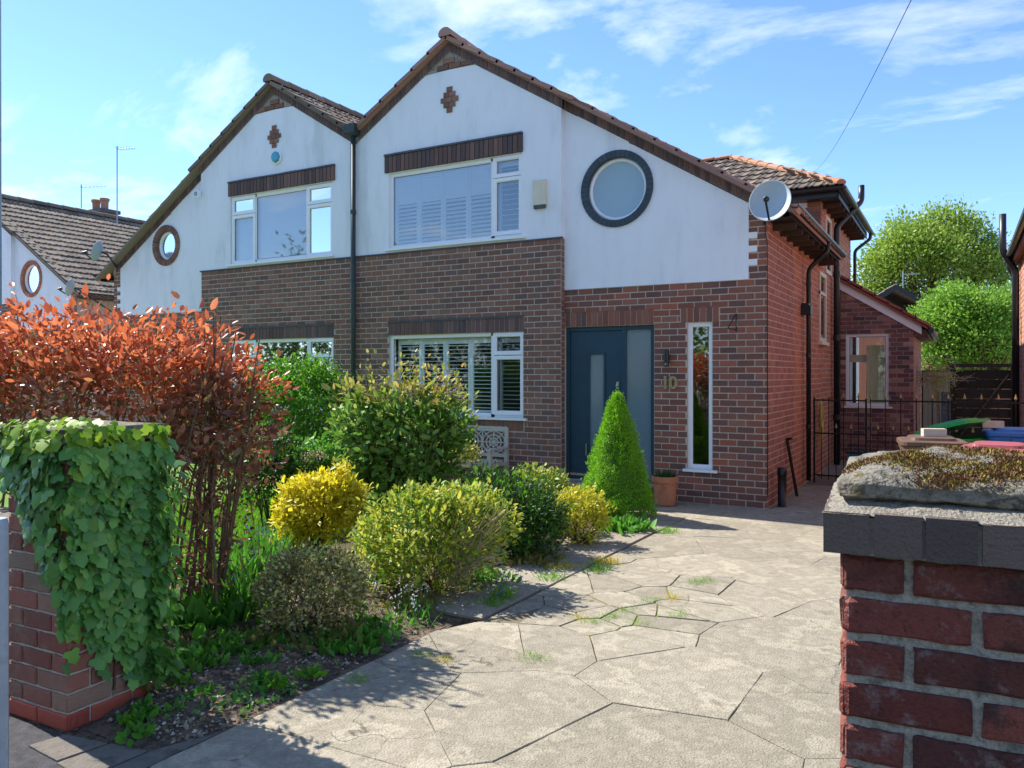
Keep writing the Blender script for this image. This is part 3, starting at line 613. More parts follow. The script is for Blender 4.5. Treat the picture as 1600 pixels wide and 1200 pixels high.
    # ---- windows
    if not far:
        mull = -3.99
        if rr:
            fl = (LW[0] + .06, mull - .03, LW[2] + .06, LW[3] - .06); w = window(root, *LW, [(*fl, 'fix'), (mull, LW[1] - .01, 1.10, 1.985, 'open'), (mull, LW[1] - .01, 1.995, LW[3] - .01, 'open')], BAY, xf, G['clear'])
            hb = MB(); hbox(hb, mull - .04, mull + .02, LW[2], LW[3], -.10, -.035, BAY); hb.build('mullion', M['upvc'], w, xf)
            def shut(w, a, b, c, d, n, pitch, ang, h=-.16, top=.1, wd=.06):
                pw = (b - a) / n
                for i in range(n):
                    p0, p1 = a + i * pw, a + (i + 1) * pw; f_ = MB(); hframe(f_, p0 + .002, p1 - .002, c, d, .045, h - .015, h + .015, BAY); hbox(f_, p0 + .047, p1 - .047, d - top, d - .045, h - .015, h + .015, BAY); f_.build('shutter_frame', M['slat'], w, xf)
                    slats(w, p0 + .047, p1 - .047, c + .05, d - top, h, BAY, xf, pitch, ang, wd)
            shut(w, fl[0] + .02, fl[1] + .02, LW[2] + .05, LW[3] - .05, 4, .062, R(4), wd=.052)
            shut(w, mull + .04, LW[1] - .04, LW[2] + .06, LW[3] - .05, 1, .062, R(4), wd=.052)
            fu = (UW[0] + .06, mull - .03, UW[2] + .05, UW[3] - .06); w = window(root, *UW, [(*fu, 'fix'), (mull, UW[1] - .005, 3.79, 4.645, 'open'), (mull, UW[1] - .005, 4.655, UW[3] - .005, 'open')], BAY, xf, G['upper'])
            hb = MB(); hbox(hb, mull - .04, mull + .02, UW[2], UW[3], -.10, -.035, BAY); hb.build('mullion', M['upvc'], w, xf)
            shut(w, fu[0] + .01, fu[1] + .02, UW[2] + .03, UW[3] - .03, 4, .062, lambda z: R(-84) if z > 4.47 else R(-45), h=-.10, wd=.062)
            shut(w, mull + .04, UW[1] - .04, UW[2] + .05, UW[3] - .03, 1, .075, lambda z: R(-15), h=-.14, wd=.05)
        else:
            for (a, b, c, d), gm in ((LW, G['clear']), (UW, G['upper'])):
                m1, m2 = b - .62, a + .61; tz = d - .34
                w = window(root, a, b, c, d, [(m2 + .02, m1 - .02, c + .06, d - .06, 'fix')] + [(p0, p1, z0, z1, 'open') for p0, p1 in ((a + .01, m2), (m1, b - .01)) for z0, z1 in ((c + .01, tz - .005), (tz + .005, d - .01))], BAY, xf, gm)
                hb = MB(); hbox(hb, m2 - .02, m2 + .025, c, d, -.10, -.035, BAY); hbox(hb, m1 - .025, m1 + .02, c, d, -.10, -.035, BAY); hb.build('mullion', M['upvc'], w, xf)
                if d > 4:
                    bl = MB(); hbox(bl, a + .05, b - .05, c + .05, d - .04, -.135, -.125, BAY); bl.build('blind', M['blind'], w, xf)
        if rr:
            w = window(root, *NW, [(NW[0] + .055, NW[1] - .055, NW[2] + .055, NW[3] - .055, 'fix')], FRT, xf, G['upper'], name='narrow_window', sillw=.05)
            soldier(root, NW[0] - .09, NW[1] + .09, NW[3] + .003, 2.60, FRT, BR2, xf, .08, proud=.009, cap=False)
            soldier(root, DR[0] + .01, DR[1] - .002, DR[3] + .002, 2.60, FRT, BR2, xf, .085, proud=.009, cap=False)
            a, b, c, d = DR; ml = -1.945
            f_ = MB(); hframe(f_, a, b, c, d, .06, -.13, -.045, FRT); hbox(f_, ml - .03, ml + .03, c + .06, d - .06, -.13, -.045, FRT); dr = f_.build('front_door', M['door'], root, xf)
            lf = MB(); A, B_, C_, D_ = a + .065, ml - .035, c + .075, d - .065; p0, p1, q0, q1 = -2.475, -2.245, .62, 1.995
            for r_ in ((A, p0, C_, D_), (p1, B_, C_, D_), (p0, p1, C_, q0), (p0, p1, q1, D_)): hbox(lf, *r_, -.11, -.062, FRT)
            hframe(lf, p0 - .02, p1 + .02, q0 - .02, q1 + .02, .028, -.062, -.05, FRT); lf.build('door_leaf', M['door'], dr, xf)
            pane(dr, p0, p1, q0, q1, -.075, FRT, G['frost'], xf); pane(dr, ml + .03, b - .06, c + .06, d - .06, -.08, FRT, G['frost'], xf)
            ts = MB(); hbox(ts, A, B_, C_ - .02, C_ + .012, -.065, -.035, FRT); ts.build('threshold_bar', M['chrome'], dr, xf)
            hd = MB(); hbox(hd, -2.06, -2.02, 1.50, 1.60, -.062, -.045, FRT); hd.lathe([(.0, 0), (.016, 0), (.016, .03), (0, .032)], 12, FRT(-2.04, 1.545, -.045), (0, -1, 0)); hd.build('door_lock', M['chrome'], dr, xf)
            hn = MB(); hbox(hn, -2.52, -2.50, .55, .72, -.06, -.02, FRT); hn.build('handle', M['chrome'], dr, xf)
            bx = MB(); bx.box(a - .2, b + .2, .16, 1.6, 0, 2.6); bx.build('hallway', M['dark'], dr, xf)
            st = MB(); hbox(st, a - .02, b + .05, -.05, .19, -.1, .35, FRT); st.build('door_step', M['path'], root, xf)
    # ---- side wall
    sm = MB(); skin(sm, 0, 4.55, -.1, 4.0, [], SIDE); skin(sm, 4.55, 8.8, -.1, 4.9, [], SIDE); sm.add([Vector((x, 4.55, z)) for x, z in ((-6.6, 3), (0, 3), (0, 4.95), (-6.6, 4.95))], [(0, 1, 2, 3)]); sm.add([Vector((x, 8.8, z)) for x, z in ((-6.65, 0), (0, 0), (0, 4.95), (-6.65, 4.95))], [(0, 1, 2, 3)])
    sw = sm.build('side_wall', M['mortar'], root, xf)
    if rr:
        SWN = (4.2, 5.0, 2.28, 3.55)
        bs = brick_list(-.003, 1.86, 0, 3.95, (), mod=.1125, shift=.02); lay_bricks(sw, bs, SIDE, M['brick_side'], 0, key3(SIDE), xf)
        bs = brick_list(1.9, 4.55, 0, 3.95, [(4.2, 4.95, 2.25, 3.55)]) + brick_list(4.55, 8.8, 0, 4.85, (), shift=.05); lay_bricks(sw, bs, SIDE, M['brick_orange'], 0, key3(SIDE), xf)  # older brick behind the extension, its orange deepened with painted-in bounce light
        w_ = MB(); hframe(w_, 4.2, 4.95, 2.28, 3.5, .07, .0, .03, SIDE); hbox(w_, 4.2, 4.95, 3.1, 3.15, 0, .035, SIDE); hbox(w_, 4.15, 5.0, 2.22, 2.28, 0, .07, SIDE); wn_ = w_.build('side_window', M['cream'], root, xf); pane(wn_, 4.27, 4.88, 2.35, 3.43, .012, SIDE, G['upper'], xf)
        w2 = MB(); hframe(w2, 4.95, 5.65, 3.55, 4.6, .07, 0, .03, SIDE); w2_ = w2.build('side_window', M['cream'], root, xf); pane(w2_, 5.02, 5.58, 3.62, 4.53, .012, SIDE, G['upper'], xf)
        cable = tube_part('cable', arc_pts([(-.02, -.03, 3.72), (-.004, -.022, 3.45), (.012, -.016, 3.38), (.016, -.014, .15)], .05), .006, M['black'], root, xf, 5)
    elif not far:
        bs = brick_list(.0, 4.5, 0, 3.95); lay_bricks(sw, bs, SIDE, M['brick'], 0, None, xf)
    # wing front above the low roof
    WF = lambda s, z, h: Vector((s, 4.55 - h, z))
    wf = MB(); hbox(wf, -4.0, -.24, 3.6, 4.9, 0, .012, WF); wf.build('wing_render', M['render'], root, xf)
    qb = [q for i in range(11) for q in [((-.225 if i % 2 else -.40), -.01, 3.9 + i * .086 + .005, 3.9 + i * .086 + .081)]]
    qm = MB()
    for q in qb: brick_geo(qm, *q, WF, .02)
    stuff(qm.build('brickwork', M['brick'], sw, xf))
    # ---- roofs
    ct, stn = math.cos(math.atan(SL)), math.sin(math.atan(SL))
    rs = MB()
    for sgn, xe in ((1, .36), (-1, -6.65)):
        yb = 9.0 if sgn < 0 else 4.5
        if sgn > 0:
            q4 = [Vector((AX, 4.5, 6.90)), Vector((-1.0, 4.5, 6.90 - SL * abs(-1.0 - AX))), Vector((-1.0, 8.6, 6.90 - SL * abs(-1.0 - AX))), Vector((AX, 8.6, 6.90))]; rs.add(q4 + [p + Vector((0, 0, -.05)) for p in q4], [(0, 1, 2, 3), (7, 6, 5, 4), (1, 5, 6, 2), (2, 6, 7, 3)])
        pts = [Vector((AX, -.2, 6.90)), Vector((xe, -.2, 6.90 - SL * abs(xe - AX))), Vector((xe, yb, 6.90 - SL * abs(xe - AX))), Vector((AX, yb, 6.90))]
        rs.add(pts + [p + Vector((0, 0, -.05)) for p in pts], [(0, 1, 2, 3), (7, 6, 5, 4), (0, 4, 5, 1), (1, 5, 6, 2), (2, 6, 7, 3)])
    roof = rs.build('roof', M['tile_old' if tile == 'tile_old' else 'tile'], root, xf)
    tf = MB(); LR = (.36 - AX) / ct; tw, th = .30, .33
    tile_field(tf, Vector((.36, -.1, 6.90 - SL * (.36 - AX) + .0)), Vector((0, 1, 0)), Vector((-ct, 0, stn)), Vector((stn, 0, ct)), 29, int(LR / th), tw, LR / int(LR / th), lambda a, b: a < 4.55 or b * ct > 1.5)
    LL = (6.65 + AX) / ct
    tile_field(tf, Vector((-6.65, -.1, 6.90 - SL * (6.65 + AX))), Vector((0, 1, 0)), Vector((ct, 0, stn)), Vector((-stn, 0, ct)), 29, int(LL / th), tw, LL / int(LL / th))
    stuff(tf.build('roof_tiles', M[tile], roof, xf))
    vm = None
    for sgn, L_ in ((1, LR), (-1, LL)):
        n = int(L_ / .335)
        for i in range(n):
            p = L_ / n; v = MB(); s0 = i * p; lift = .022
            mt = M['tile_orange'] if (rr and sgn > 0 and i in (6, 7)) else M[tile]
            for_pts = []
            for y in (-.235 if AX + sgn * ct * s0 < -2.9 else -.16, .1):
                for s_, e in ((s0 - .03, .0), (s0 + p + .01, lift)):
                    for t in (.0, .062): for_pts.append(Vector((AX + sgn * ct * s_ + sgn * stn * (e + t), y, 6.86 - stn * s_ + ct * (e + t))))
            v.add(for_pts, [(0, 1, 3, 2), (4, 6, 7, 5), (0, 4, 5, 1), (2, 3, 7, 6), (1, 5, 7, 3), (0, 2, 6, 4)])
            v.build('verge_tile', mt, roof, xf)
    rdg = MB(); rp = [(.12 * math.cos(t), .10 * math.sin(t)) for t in np.linspace(-.35, math.pi + .35, 9)]
    for i in range(20):
        y0, y1 = -.26 + i * .45, -.26 + (i + 1) * .45 - .012; o = len(rdg.v)
        vs = [Vector((AX + q[0], y, 6.93 + q[1] + (.012 if y == y0 else 0))) for y in (y0, y1) for q in rp]; k = len(rp)
        rdg.add(vs, [(j, j + 1, k + j + 1, k + j) for j in range(k - 1)] + [tuple(range(k))[::-1]])
    stuff(rdg.build('ridge_tiles', M[tile], roof, xf))
    # wing hip roof
    ze = 4.93; kk = .55; x0, x1, y0, y1 = -6.65, .36, 4.2, 9.1; hy = (y1 - y0) / 2; rx = x1 - hy; zt = ze + kk * hy; ym = (y0 + y1) / 2
    hp = MB(); A_, B_, C_, D_, E_, F_ = Vector((x0, y0, ze)), Vector((x1, y0, ze)), Vector((x1, y1, ze)), Vector((x0, y1, ze)), Vector((x0, ym, zt)), Vector((rx, ym, zt))
    hp.add([A_, B_, C_, D_, E_, F_], [(0, 1, 5, 4), (1, 2, 5), (2, 3, 4, 5), (0, 3, 2, 1)]); wr = hp.build('wing_roof', M['lead'], root, xf)
    sl_ = math.sqrt(hy ** 2 + (kk * hy) ** 2); cv = hy / sl_; svv = kk * hy / sl_
    ht = MB(); tile_field(ht, A_ + Vector((0, 0, .01)), Vector((1, 0, 0)), Vector((0, cv, svv)), Vector((0, -svv, cv)), 28, 9, .25, sl_ / 9, lambda a, b: a < (x1 - x0) - b * cv + .08)
    tile_field(ht, B_ + Vector((0, 0, .01)), Vector((0, 1, 0)), Vector((-cv, 0, svv)), Vector((svv, 0, cv)), 20, 9, .25, sl_ / 9, lambda a, b: b * cv < a + .08 and b * cv < (y1 - y0) - a + .08)
    stuff(ht.build('roof_tiles', M['tile_old'], wr, xf))
    for (p, q) in ((B_, F_), (F_, E_)):
        d = (q - p); n = int(d.length / .36); dn = d.normalized(); sd = dn.cross(Vector((0, 0, 1))).normalized(); up = sd.cross(dn)
        for i in range(n):
            a, b = p + d * (i / n), p + d * ((i + 1) / n - .004); r_ = MB(); vs = []
            for base_, e in ((a, .014), (b, 0)):
                for t in np.linspace(-.3, math.pi + .3, 7): vs.append(base_ + sd * (.095 * math.cos(t)) + up * (.035 + .065 * math.sin(t) + e))
            r_.add(vs, [(j, j + 1, 7 + j + 1, 7 + j) for j in range(6)] + [tuple(range(7))]); r_.build('hip_tile', M['tile_orange'] if rr else M['tile_old'], wr, xf)
    # gutters and fascias
    def gutter(p, q, r_=.058):
        g = MB(); p, q = Vector(p), Vector(q); d = (q - p).normalized(); sd = d.cross(Vector((0, 0, 1))).normalized(); vs = []; m = 9
        for base_ in (p, q):
            for rad in (r_, r_ - .006):
                for t in np.linspace(math.pi, 2 * math.pi, m): vs.append(base_ + sd * (rad * math.cos(t)) + Vector((0, 0, rad * math.sin(t))))
        fs = []
        for j in range(m - 1): fs += [(j, j + 1, 2 * m + j + 1, 2 * m + j), (m + j, 3 * m + j, 3 * m + j + 1, m + j + 1), (j, m + j, m + j + 1, j + 1), (2 * m + j, 2 * m + j + 1, 3 * m + j + 1, 3 * m + j)]
        g.add(vs, fs); return g.build('gutter', M['black'], root, xf, False)
    gutter((.37, -.2, 3.80), (.37, 4.45, 3.78)); gutter((.40, 4.15, 4.90), (.40, 9.15, 4.88)); gutter((-4.2, 4.14, 4.90), (.42, 4.14, 4.90))
    fs_ = MB(); fs_.box(.29, .31, -.1, 4.5, 3.66, 3.80); fs_.box(.30, .32, 4.3, 9.0, 4.74, 4.9); fs_.box(-4, .3, 4.24, 4.26, 4.76, 4.9); fs_.box(0, .29, -.02, 4.5, 3.665, 3.68); fs_.box(0, .3, 4.27, 9.0, 4.75, 4.765); fs_.box(-4, 0, 4.27, 4.55, 4.77, 4.785); fs_.build('fascia', M['black'], root, xf)
    if rr:
        for i in range(9): MB().box(.0, .29, .35 + i * .48, .40 + i * .48, 3.58, 3.70).build('rafter_end', M['wood_dark'], root, xf)
        for i in range(9): MB().box(.0, .3, 4.7 + i * .48, 4.75 + i * .48, 4.66, 4.78).build('rafter_end', M['wood_dark'], root, xf)
        tube_part('downpipe', arc_pts([(.37, 2.62, 3.75), (.37, 2.62, 3.6), (.09, 2.62, 3.34), (.09, 2.62, .06)], .09), .036, M['black'], root, xf, 12)
        for z in (3.1, 2.0, .9): MB().lathe([(.036, -.03), (.043, -.03), (.043, .03), (.036, .03)], 12, (.09, 2.62, z)).build('pipe_bracket', M['black'], root, xf)
        MB().box(.01, .15, 2.42, 2.60, 2.62, 2.76).box(.02, .12, 2.45, 2.57, 2.755, 2.80).build('junction_box', M['black'], root, xf)
        tube_part('soil_pipe', arc_pts([(.10, 5.75, .0), (.10, 5.75, 4.50), (.50, 6.05, 5.0), (.50, 6.05, 5.30)], .08), .056, M['black'], root, xf, 14)
        for z in (.9, 2.4, 3.6): MB().lathe([(.056, -.05), (.068, -.05), (.068, .05), (.056, .05)], 14, (.10, 5.75, z)).build('pipe_collar', M['black'], root, xf)
        tube_part('downpipe', arc_pts([(.40, 8.9, 4.86), (.40, 8.9, 4.72), (.10, 8.72, 4.45), (.09, 8.7, .0)], .08), .036, M['black'], root, xf, 10)
    if rr:
        # party line hopper and downpipe
        hp_ = MB(); hp_.add([Vector((-6.64 + sx * a, -.13 - b, z)) for z, a, bb in ((5.66, .06, .10), (5.70, .11, .16), (5.84, .12, .17)) for sx, b in ((-1, 0), (1, 0), (1, bb), (-1, bb))], [(0, 1, 2, 3)] + [(4 * i + k, 4 * i + (k + 1) % 4, 4 * i + 4 + (k + 1) % 4, 4 * i + 4 + k) for i in range(2) for k in range(4)]); hp_.build('hopper', M['pipe_grey'], root, xf)
        tube_part('downpipe', [(-6.64, -.185, 5.68), (-6.64, -.185, .0)], .042, M['pipe_grey'], root, xf, 12)
        for z in (4.4, 2.6, .9): MB().lathe([(.042, -.035), (.05, -.035), (.05, .035), (.042, .035)], 12, (-6.64, -.185, z)).build('pipe_bracket', M['pipe_grey'], root, xf)
        MB().add([Vector(p) for p in ((-6.75, -.22, 5.80), (-6.55, -.22, 5.80), (-6.55, 4, 5.80), (-6.75, 4, 5.80))], [(0, 1, 2, 3)]).build('valley_lead', M['lead'], root)
    # gable back closure
    bk = MB(); bk.add([Vector((x, 8.55, z)) for x, z in ((-6.65, 0), (.0, 0), (0, 3.9), (AX, 6.85), (-6.65, 5.7))], [(0, 1, 2, 3, 4)]); bk.build('rear_wall', M['brick'], root, xf)
    return root
main = house('nearer half of the gabled pair, with blue-grey door and number 10', (0, 0, 0))
nb = house('attached half of the gabled pair with blue alarm disc under its brick cross', (0, 0, 0), mirror=True, kind='left', tile='tile_old')
farh = house('detached-looking gabled house beyond the pair, brown roof above the copper hedge', (-17.7, 1.9, 0), kind='far', tile='tile_old')
# ------------------------------------------------------------------ house extras that hang on it
def onfront(parent, name, mat, mb): return mb.build(name, mat, parent)
al = MB(); al.prism([(-.11, -.17), (.11, -.17), (.11, .19), (-.11, .19)], .0, .06, lambda a, b, h: BAY(-3.17 + a * (1 - h * 1.5), 4.33 + b, h)); alarm = al.build('alarm_box', M['cream']); tag(alarm, 'cream burglar alarm box on the white render beside the shuttered window', 'alarm box')
MB().box(-3.26, -3.08, -.165, -.118, 4.11, 4.165).build('alarm_base', M['lead'], alarm)
rd = MB(); rd.lathe([(0, .07), (.075, .065), (.10, .04), (.10, .0)], 8, (-8.465, -.12, 5.575), (0, -1, 0)); ra = rd.build('alarm_disc', pmat('pale_blue_plastic', ['#4fa0bd', '#57a8c4'], .4, 5)); tag(ra, 'pale blue octagonal alarm disc under the small brick cross', 'alarm box')
MB().lathe([(.10, .03), (.125, .02), (.125, 0)], 8, (-8.455, -.12, 5.565), (0, -1, 0)).build('backplate', M['upvc'], ra)
fl = MB().box(-10.57, -10.45, -.20, -.13, 5.08, 5.20).build('floodlight', M['upvc']); tag(fl, 'small square white floodlight on the render beneath the long verge', 'light'); MB().box(-10.55, -10.47, -.205, -.2, 5.10, 5.18).build('lens', G['frost'], fl)
wl = MB(); wl.lathe([(0, -.115), (.034, -.115), (.036, -.1), (.036, .1), (.034, .115), (0, .115)], 16, (-1.29, -.075, 1.92)); wl.box(-1.31, -1.27, -.06, -.008, 1.86, 1.98); lampo = wl.build('wall_light', M['black'], None, None, False); tag(lampo, 'slim black cylinder wall light above the brass house number', 'wall light')
MB().lathe([(0, 0), (.012, 0), (.012, .004), (0, .005)], 8, (-1.29, -.111, 1.84), (0, -1, 0)).build('sensor', M['chrome'], lampo)
def digit(txt, x, z, h, name, label):
    cu = bpy.data.curves.new(name, 'FONT'); cu.body = txt; cu.size = h * 1.42; cu.extrude = .007; cu.bevel_depth = .0012; cu.offset = .006
    t = bpy.data.objects.new('t', cu); col.objects.link(t); bpy.context.view_layer.update()
    me = bpy.data.meshes.new_from_object(t.evaluated_get(bpy.context.evaluated_depsgraph_get())); bpy.data.objects.remove(t)
    me.materials.clear(); me.materials.append(M['gold']); o = link(name, me); o.matrix_world = Matrix.Translation((x, -.018, z)) @ Matrix.Rotation(R(90), 4, 'X'); return tag(o, label, 'house number')
digit('1', -1.385, 1.515, .165, 'number_digit', 'brass figure one on the bricks under the slim wall light')
digit('0', -1.275, 1.515, .165, 'number_digit', 'brass figure zero on the bricks beside the narrow window')
br = MB(); br.bar((-.38, -.01, 2.49), (-.38, -.01, 2.26), .008, .008, (1, 0, 0)); br.bar((-.38, -.012, 2.49), (-.44, -.20, 2.29), .008, .008); br.bar((-.38, -.012, 2.28), (-.44, -.20, 2.29), .008, .008); tag(br.build('hanging_bracket', M['iron']), 'black iron basket bracket on the brick corner', 'bracket')
# satellite dish
def dish(name, c, nrm, rad, label, mat, arm_to, lnb):
    root = empty(name, c, label, 'satellite dish'); n = Vector(nrm).normalized(); up = Vector((0, 0, 1)); sd = up.cross(n).normalized(); u2 = n.cross(sd)
    mb = MB(); prof = [(0, -.11), (.25, -.103), (.5, -.083), (.75, -.048), (.95, -.011), (1, 0), (1.015, -.004), (1.0, -.016), (.75, -.06), (.5, -.095), (0, -.122)]; k = 32; vs = []
    for r_, h in prof:
        for i in range(k): t = 2 * math.pi * i / k; vs.append(sd * (r_ * rad * .93 * math.cos(t)) + u2 * (r_ * rad * 1.04 * math.sin(t)) + n * (h * rad * 3.4))
    mb.add(vs, [(j * k + i, j * k + (i + 1) % k, (j + 1) * k + (i + 1) % k, (j + 1) * k + i) for j in range(len(prof) - 1) for i in range(k)]); mb.build('reflector', mat, root, None, True)
    a = MB(); p0 = -u2 * rad * .98 - n * .02; p1 = -u2 * rad * .62 + n * rad * 1.05; a.bar(p0, p1, .022, .022); a.build('feed_arm', M['black'], root)
    l = MB(); l.lathe([(0, -.05), (.02, -.05), (.022, .0), (.035, .01), (.035, .04), (0, .045)], 12, p1 + u2 * .03, -n * .9 + u2 * .35); l.build('receiver', M['black'], root)
    b = MB(); b.tube(arc_pts([-n * .1, -n * .22, Vector(arm_to) - Vector(c)], .05), .017, 8); b.build('mount', M['black'], root); return root
M['dish'] = pmat('pale_grey_dish', ['#a3b0b5', '#aebabe'], .5, 6, spec=.4)
dish('satellite_dish', atd(1203, 313, 9.55), (.05, -.95, .30), .262, 'large pale satellite dish on the brick corner below the verge', M['dish'], (-.03, .0, 3.62), None)
dish('satellite_dish', atd(151, 392, 15.6), (-.95, -.55, .35), .20, 'grey dish seen edge on at the far eave of the attached half', M['dish'], (-13.2, -.02, 3.95), None)
dish('satellite_dish', atd(109, 449, 17.0), (-.95, -.6, .3), .18, 'small grey dish just above the copper hedge', M['dish'], (-14.3, .6, 3.1), None)
# lean-to at the side
lt = empty('lean_to', (0, 6.6, 0), 'small brick lean-to with white window and curtain beside the house', 'lean-to')
LF = lambda s, z, h: Vector((s, -h, z)); LX = 1.36; zl = lambda x: 3.62 - .66 * x
lw = (.16, .93, 1.08, 2.50)
mb = MB(); skin(mb, 0.06, LX, -.1, 3.62, [lw], LF, .12, zcut=([.5, 1.0], zl)); mb.add([Vector((LX, y, z)) for y, z in ((0, -.1), (3.4, -.1), (3.4, zl(LX)), (0, zl(LX)))], [(0, 1, 2, 3)]); lwall = mb.build('wall', M['mortar_dark'], lt)
lay_bricks(lwall, brick_list(.06, LX, 0, 3.62, [(lw[0], lw[1], lw[2] - .06, lw[3])], zmax=lambda s: zl(s) - .02), LF, M['brick_purple'], 0)
lay_bricks(lwall, brick_list(.01, 3.4, 0, zl(LX) - .02), lambda s, z, h: Vector((LX + h, s, z)), M['brick_orange'], 0)  # end wall: warm bounce light put into the brick colour
wd_ = window(lt, *lw, [(lw[0] + .06, lw[1] - .06, lw[2] + .06, lw[3] - .06, 'fix')], LF, None, G['clear'], room=False, sillw=.05)
MB().box(.07, LX - .01, .02, 3.4, .0, .03).build('floor', M['cream'], lt); MB().box(.05, .055, .13, 3.4, .03, 3.3).build('inner_wall', M['blind'], lt); MB().box(LX - .02, LX - .012, .13, 3.3, .03, 2.6).build('inner_wall', M['blind'], lt)
for i in range(9):
    c_ = MB(); x = .52 + i * .036; c_.tube([(x, .32 + .015 * (i % 2), 1.05), (x + .005, .33, 1.7), (x, .32, 2.28)], [.025, .021, .018], 8); c_.build('curtain_fold', pmat('pale_yellow_curtain', ['#dcd9ac', '#e4e2bc'], .9, 4), wd_)
MB().box(.12, 1.0, .45, .5, 1.95, 2.1).build('shelf', M['cream'], wd_)
pr = MB(); y0 = -.16
rp_ = [(.0, 3.62), (1.62, zl(1.62))]
pr.prism([(-.02, 3.66), (1.60, zl(1.60) + .04), (1.60, zl(1.60) - .01), (-.02, 3.61)], y0 + .03, 3.6, lambda a, b, h: Vector((a, h, b))); lroof = pr.build('roof', M['tile_red'], lt)
n = 7
for i in range(n):
    a0, a1 = i * 1.66 / n - .03, (i + 1) * 1.66 / n; t_ = MB(); vs = [Vector((x, y, zl(x) + .045 + e + q)) for y in (y0, .15) for x, e in ((a0, 0), (a1, .02)) for q in (0, .055)]
    t_.add(vs, [(0, 1, 3, 2), (4, 6, 7, 5), (0, 4, 5, 1), (2, 3, 7, 6), (1, 5, 7, 3), (0, 2, 6, 4)]); t_.build('verge_tile', M['tile_red'], lroof)
tl = MB(); ul = Vector((1, 0, -.66)).normalized(); tile_field(tl, Vector((1.64, .1, zl(1.64) + .03)), Vector((0, 1, 0)), -ul, Vector((.66, 0, 1)).normalized(), 12, 6, .3, 1.96 / 6); stuff(tl.build('roof_tiles', M['tile_red'], lroof))
bb = MB(); bb.prism([(-.02, 3.60), (1.50, zl(1.50) - .0), (1.50, zl(1.5) - .17), (-.02, 3.44)], -.045, -.02, lambda a, b, h: Vector((a, h, b))); bb.build('bargeboard', M['upvc'], lt)
gm = MB(); gm.tube([(1.66, -.15, zl(1.6) - .04), (1.66, 3.6, zl(1.6) - .06)], .05, 10); gm.build('gutter', M['black'], lt); MB().box(1.37, 1.6, 0, 3.4, zl(1.6) - .13, zl(1.6) - .0).build('soffit', M['wood_brown'], lt)
# ------------------------------------------------------------------ ground
def sheet(name, poly, z, mat, h=.06):
    mb = MB(); mb.prism([tuple(p) for p in poly], z - h, z, lambda a, b, hh: Vector((a, b, hh))); return struct(mb.build(name, mat))
gp = MB(); gp.add([(-400, -400, -.10), (400, -400, -.10), (400, 400, -.10), (-400, 400, -.10)], [(0, 1, 2, 3)]); struct(gp.build('ground', pmat('mixed_ground', ['#87847a', '#96938a', '#7c7d70'], .95, .3, .3, 20)))
sheet('road', [(-200, -22), (200, -22), (200, -14.01), (-200, -14.01)], -.08, pmat('worn_road', ['#7d7b79', '#8a8886', '#72706e'], .95, 6, .5))
struct(MB().box(-200, 200, -14.13, -14.0, -.09, -.013).build('kerb', M['path']))
sheet('footway', [(-30, -14), (30, -14), (30, -8.62), (2.4, -8.62), (1.7, -8.58), (-.95, -8.22), (-1.60, -8.10), (-30, -8.10)], -.012, M['asphalt'])
drive = sheet('driveway', [(-.93, -8.2), (1.7, -8.56), (3.0, -8.56), (3.0, 4), (.03, 4), (.03, -.01), (-2.9, -.01), (-2.9, -1.1), (-.72, -1.1), (-.75, -5.65), (-.9, -6)], -.009, pmat('joint_grit', ['#5f5849', '#746a58', '#565240'], .97, 20, .6))
sheet('side_passage', [(.03, 4.002), (3.0, 4.002), (3.0, 12), (.03, 12)], -.012, M['path'])
def clip_poly(poly, nx, ny, c):
    out = []
    for i in range(len(poly)):
        p, q = poly[i], poly[(i + 1) % len(poly)]; a, b = nx * p[0] + ny * p[1] - c, nx * q[0] + ny * q[1] - c
        if a <= 0: out.append(p)
        if a * b < 0: t = a / (a - b); out.append((p[0] + (q[0] - p[0]) * t, p[1] + (q[1] - p[1]) * t))
    return out
def inset(poly, e):
    c = (sum(p[0] for p in poly) / len(poly), sum(p[1] for p in poly) / len(poly)); res = list(poly)
    for i in range(len(poly)):
        p, q = poly[i], poly[(i + 1) % len(poly)]; nx, ny = q[1] - p[1], p[0] - q[0]; l = math.hypot(nx, ny)
        if l < 1e-6: continue
        nx, ny = nx / l, ny / l
        if (c[0] - p[0]) * nx + (c[1] - p[1]) * ny > 0: nx, ny = -nx, -ny
        res = clip_poly(res, nx, ny, nx * p[0] + ny * p[1] - e)
        if len(res) < 3: return []
    return res
def slab(parent, poly, z, mat, h=.04, name='paving_slab', bev=.0025):
    if len(poly) < 3: return
    c = Vector((sum(p[0] for p in poly) / len(poly), sum(p[1] for p in poly) / len(poly))); tx, ty = random.gauss(0, .0025), random.gauss(0, .0025)
    zf = lambda p: z + (p[0] - c.x) * tx + (p[1] - c.y) * ty
    # edges broken up a little so they are not ruler straight
    P = []
    for i in range(len(poly)):
        p, q = Vector(poly[i]), Vector(poly[(i + 1) % len(poly)]); l = (q - p).length; k = max(1, int(l / .12)); nn = Vector((q.y - p.y, p.x - q.x)).normalized() if l > 1e-6 else Vector((0, 0))
        for j in range(k): P.append(p + (q - p) * (j / k) + nn * (random.uniform(-.0035, .0035) if j else 0))
    I = [p + (c - p).normalized() * bev * 1.3 for p in P]; n = len(P); vs = [(p.x, p.y, z - h) for p in P] + [(p.x, p.y, zf(p) - bev) for p in P] + [(p.x, p.y, zf(p)) for p in I]
    mb = MB(); mb.add(vs, [(i, (i + 1) % n, n + (i + 1) % n, n + i) for i in range(n)] + [(n + i, n + (i + 1) % n, 2 * n + (i + 1) % n, 2 * n + i) for i in range(n)] + [tuple(range(2 * n, 3 * n))])
    return mb.build(name, mat, parent)
